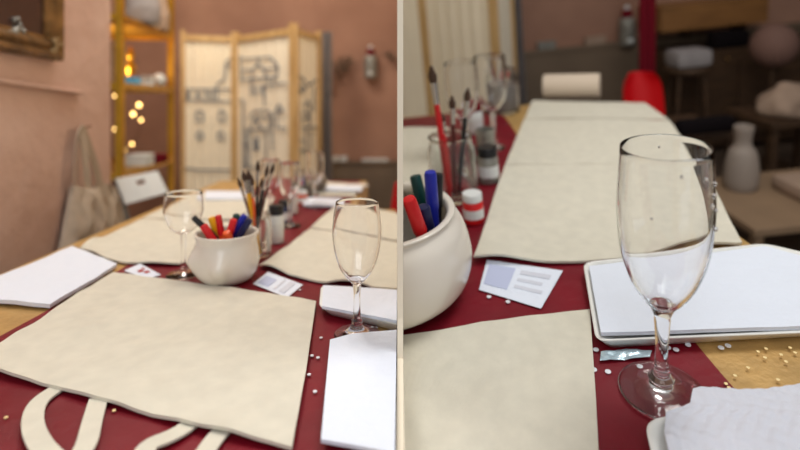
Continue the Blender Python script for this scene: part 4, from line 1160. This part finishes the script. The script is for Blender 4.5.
o = link('folded_cloth', G().box((-0.10, -0.08, 0.0005), (0.10, 0.08, 0.10), Matrix.Translation(p)), greycloth, R, loc=p, bevel=0.03); tag(o, 'grey folded cloth on the tall dark stool', 'cloth')
# standing rack with cushion, pale garment at far right
rkx = R.pd(778, 60, 2.5)
def side_table(room, cx, cy, w, d_, h, m_, label, name='side_table'):
    tt = thing(name, label, 'table', room, V((cx, cy, 0)))
    link('tabletop', G().box((cx-w/2, cy-d_/2, h-0.03), (cx+w/2, cy+d_/2, h)), m_, room, tt, smooth=False, bevel=0.004)
    for sx in (-1, 1):
        for sy in (-1, 1): link('leg', G().bar((cx+sx*(w/2-0.03), cy+sy*(d_/2-0.03), 0), (cx+sx*(w/2-0.03), cy+sy*(d_/2-0.03), h-0.03), 0.03), m_, room, tt, smooth=False)
    return tt
zq = R.pd(785, 116, 2.35).z; cx2 = R.pd(790, 112, 2.35).x
side_table(R, cx2 + 0.05, 2.42, 0.42, 0.34, zq, darkwood, 'dark small table carrying the pale bundle and round cushion')
p = V((cx2 + 0.01, 2.38, zq + 0.0005))
o = link('cloth_bundle', G().lathe(spline([(0, 0), (0.11, 0), (0.13, 0.05), (0.10, 0.11), (0.05, 0.15), (0, 0.16)], 4), p, 32, defo=lambda q: V((q.x*(1+.3*noise.noise(q*14)), q.y*(0.8+.3*noise.noise(q*11)), q.z*(1+.25*noise.noise(q*9))))), beige, R, loc=p); tag(o, 'pale crumpled cloth bundle on the small dark table', 'cloth')
cq = R.pd(774, 46, 2.7)
cst = thing('table_lamp', 'unlit lamp with a round pinkish shade on a tall stand behind the pale bundle', 'lamp', R, V((cq.x, cq.y, 0)))
link('shade', G().ball(cq, 0.115, (1, 1, 1.05)), mat('pink_shade', srgb(120, 90, 80), 0.8), R, cst)
link('pole', G().tube([(cq.x, cq.y, 0.02), (cq.x, cq.y, cq.z - 0.11)], 0.012), darkwood, R, cst)
link('base', G().lathe([(0, 0), (0.11, 0), (0.11, 0.015), (0.02, 0.03), (0, 0.03)], V((cq.x, cq.y, 0)), 32), darkwood, R, cst)
# dark chair with black coat beside the table
kx0 = R.pd(672, 150, 2.15); kz = R.pd(690, 112, 2.15).z
kc = thing('chair', 'dark wooden chair with a black coat over its back, right of the row of totes', 'chair', R, V((R.pd(695, 150, 2.1).x, 2.1, 0)))
kx = R.pd(697, 150, 2.1).x
link('seat', G().box((kx-0.16, 2.1-0.02, 0.42), (kx+0.16, 2.1+0.32, 0.45)), darkwood, R, kc, smooth=False, bevel=0.004)
for sx in (-0.14, 0.14):
    link('leg', G().tube([(kx+sx, 2.1, 0), (kx+sx, 2.1, kz - 0.02)], 0.013), darkwood, R, kc)
    link('leg', G().tube([(kx+sx, 2.4, 0), (kx+sx, 2.4, 0.42)], 0.013), darkwood, R, kc)
o = link('coat', G().box((kx-0.125, 2.02, 0.47), (kx+0.125, 2.085, kz)), blackcloth, R, loc=(kx, 2.05, kz), bevel=0.03); tag(o, 'black coat hanging over the dark wooden chair', 'coat')
# tan bench with white jug
bz = R.pd(750, 205, 1.75).z; bx = R.pd(770, 210, 1.75).x
side_table(R, bx + 0.12, 1.80, 0.62, 0.46, bz, tanwood, 'low pale wooden bench beside the table, right of the row of totes', 'bench')
p = V((R.pd(741, 180, 1.9).x, 1.9, bz + 0.0005)); tz = R.pd(741, 128, 1.9).z
hj = tz - p.z
o = link('white_jug', G().lathe(spline([(0, 0), (0.055, 0), (0.062, hj*0.3), (0.05, hj*0.6), (0.03, hj*0.75), (0.036, hj), (0.030, hj), (0.026, hj*0.78), (0.0, hj*0.7)], 4), p, 32), mat('dull_white_glaze', srgb(150, 138, 128), 0.6), R, loc=p); tag(o, 'dull white jug standing on the low pale bench', 'jug')
p = V((bx + 0.23, 1.78, bz + 0.0005))
o = link('folded_cloth', G().box((-0.14, -0.13, 0), (0.14, 0.10, 0.06), Matrix.Translation(p)), beige, R, loc=p, bevel=0.025); tag(o, 'brownish beige folded cloth on the low pale bench', 'cloth')

# ------------------------------------------------------------------ light
def area(name, room, pos, target, size, power, col, size_y=None):
    l = bpy.data.lights.new(name, 'AREA'); l.energy = power; l.color = col; l.size = size
    if size_y: l.shape = 'RECTANGLE'; l.size_y = size_y
    o = bpy.data.objects.new(name, l); COL.objects.link(o)
    p = room.M @ V(pos); t_ = room.M @ V(target)
    o.location = p; o.rotation_euler = (t_ - p).to_track_quat('-Z', 'Y').to_euler()
    return o
area('overhead_light', L, (-0.75, 1.2, 2.65), (-0.55, 1.2, 0), 0.9, 24, (1.0, 0.97, 0.92))
area('overhead_light', L, (-1.0, 2.3, 2.65), (-0.9, 3.0, 0.6), 0.5, 20, (1.0, 0.90, 0.74))  # extra light added near the back to brighten the folding screen
area('rack_fill', L, (-1.50, 2.55, 1.20), (-1.50, 2.55, 2.0), 0.12, 2.6, (1.0, 0.76, 0.42))  # added upward fill for the gold shelf's underside; no lamp stands here
area('overhead_light', R, (0.9, 1.0, 2.6), (0.6, 1.0, 0.7), 0.7, 20, (1.0, 0.97, 0.92))
area('front_fill', L, (-0.3, -1.2, 2.3), (-0.1, 1.0, 0.8), 1.6, 22, (0.92, 0.96, 1.0))  # added soft fill from behind the eye, for the partition's front edge; no window
wd = bpy.data.worlds.new('world'); SC.world = wd; wd.use_nodes = True
wd.node_tree.nodes['Background'].inputs['Color'].default_value = (1.0, 0.96, 0.92, 1)
wd.node_tree.nodes['Background'].inputs['Strength'].default_value = 0.35

SC.view_settings.view_transform = 'Standard'; SC.view_settings.look = 'None'
SC.view_settings.exposure = 0.0; SC.view_settings.gamma = 1.0
SC.view_settings.use_curve_mapping = False
SC.cycles.use_denoising = True
SC.cycles.max_bounces = 14; SC.cycles.transmission_bounces = 12; SC.cycles.transparent_max_bounces = 12
SC.cycles.caustics_refractive = True; SC.cycles.caustics_reflective = True
for o in bpy.data.objects:
    if '_o' in o: del o['_o']
    if 'label' in o.keys() and o.parent is not None: pass
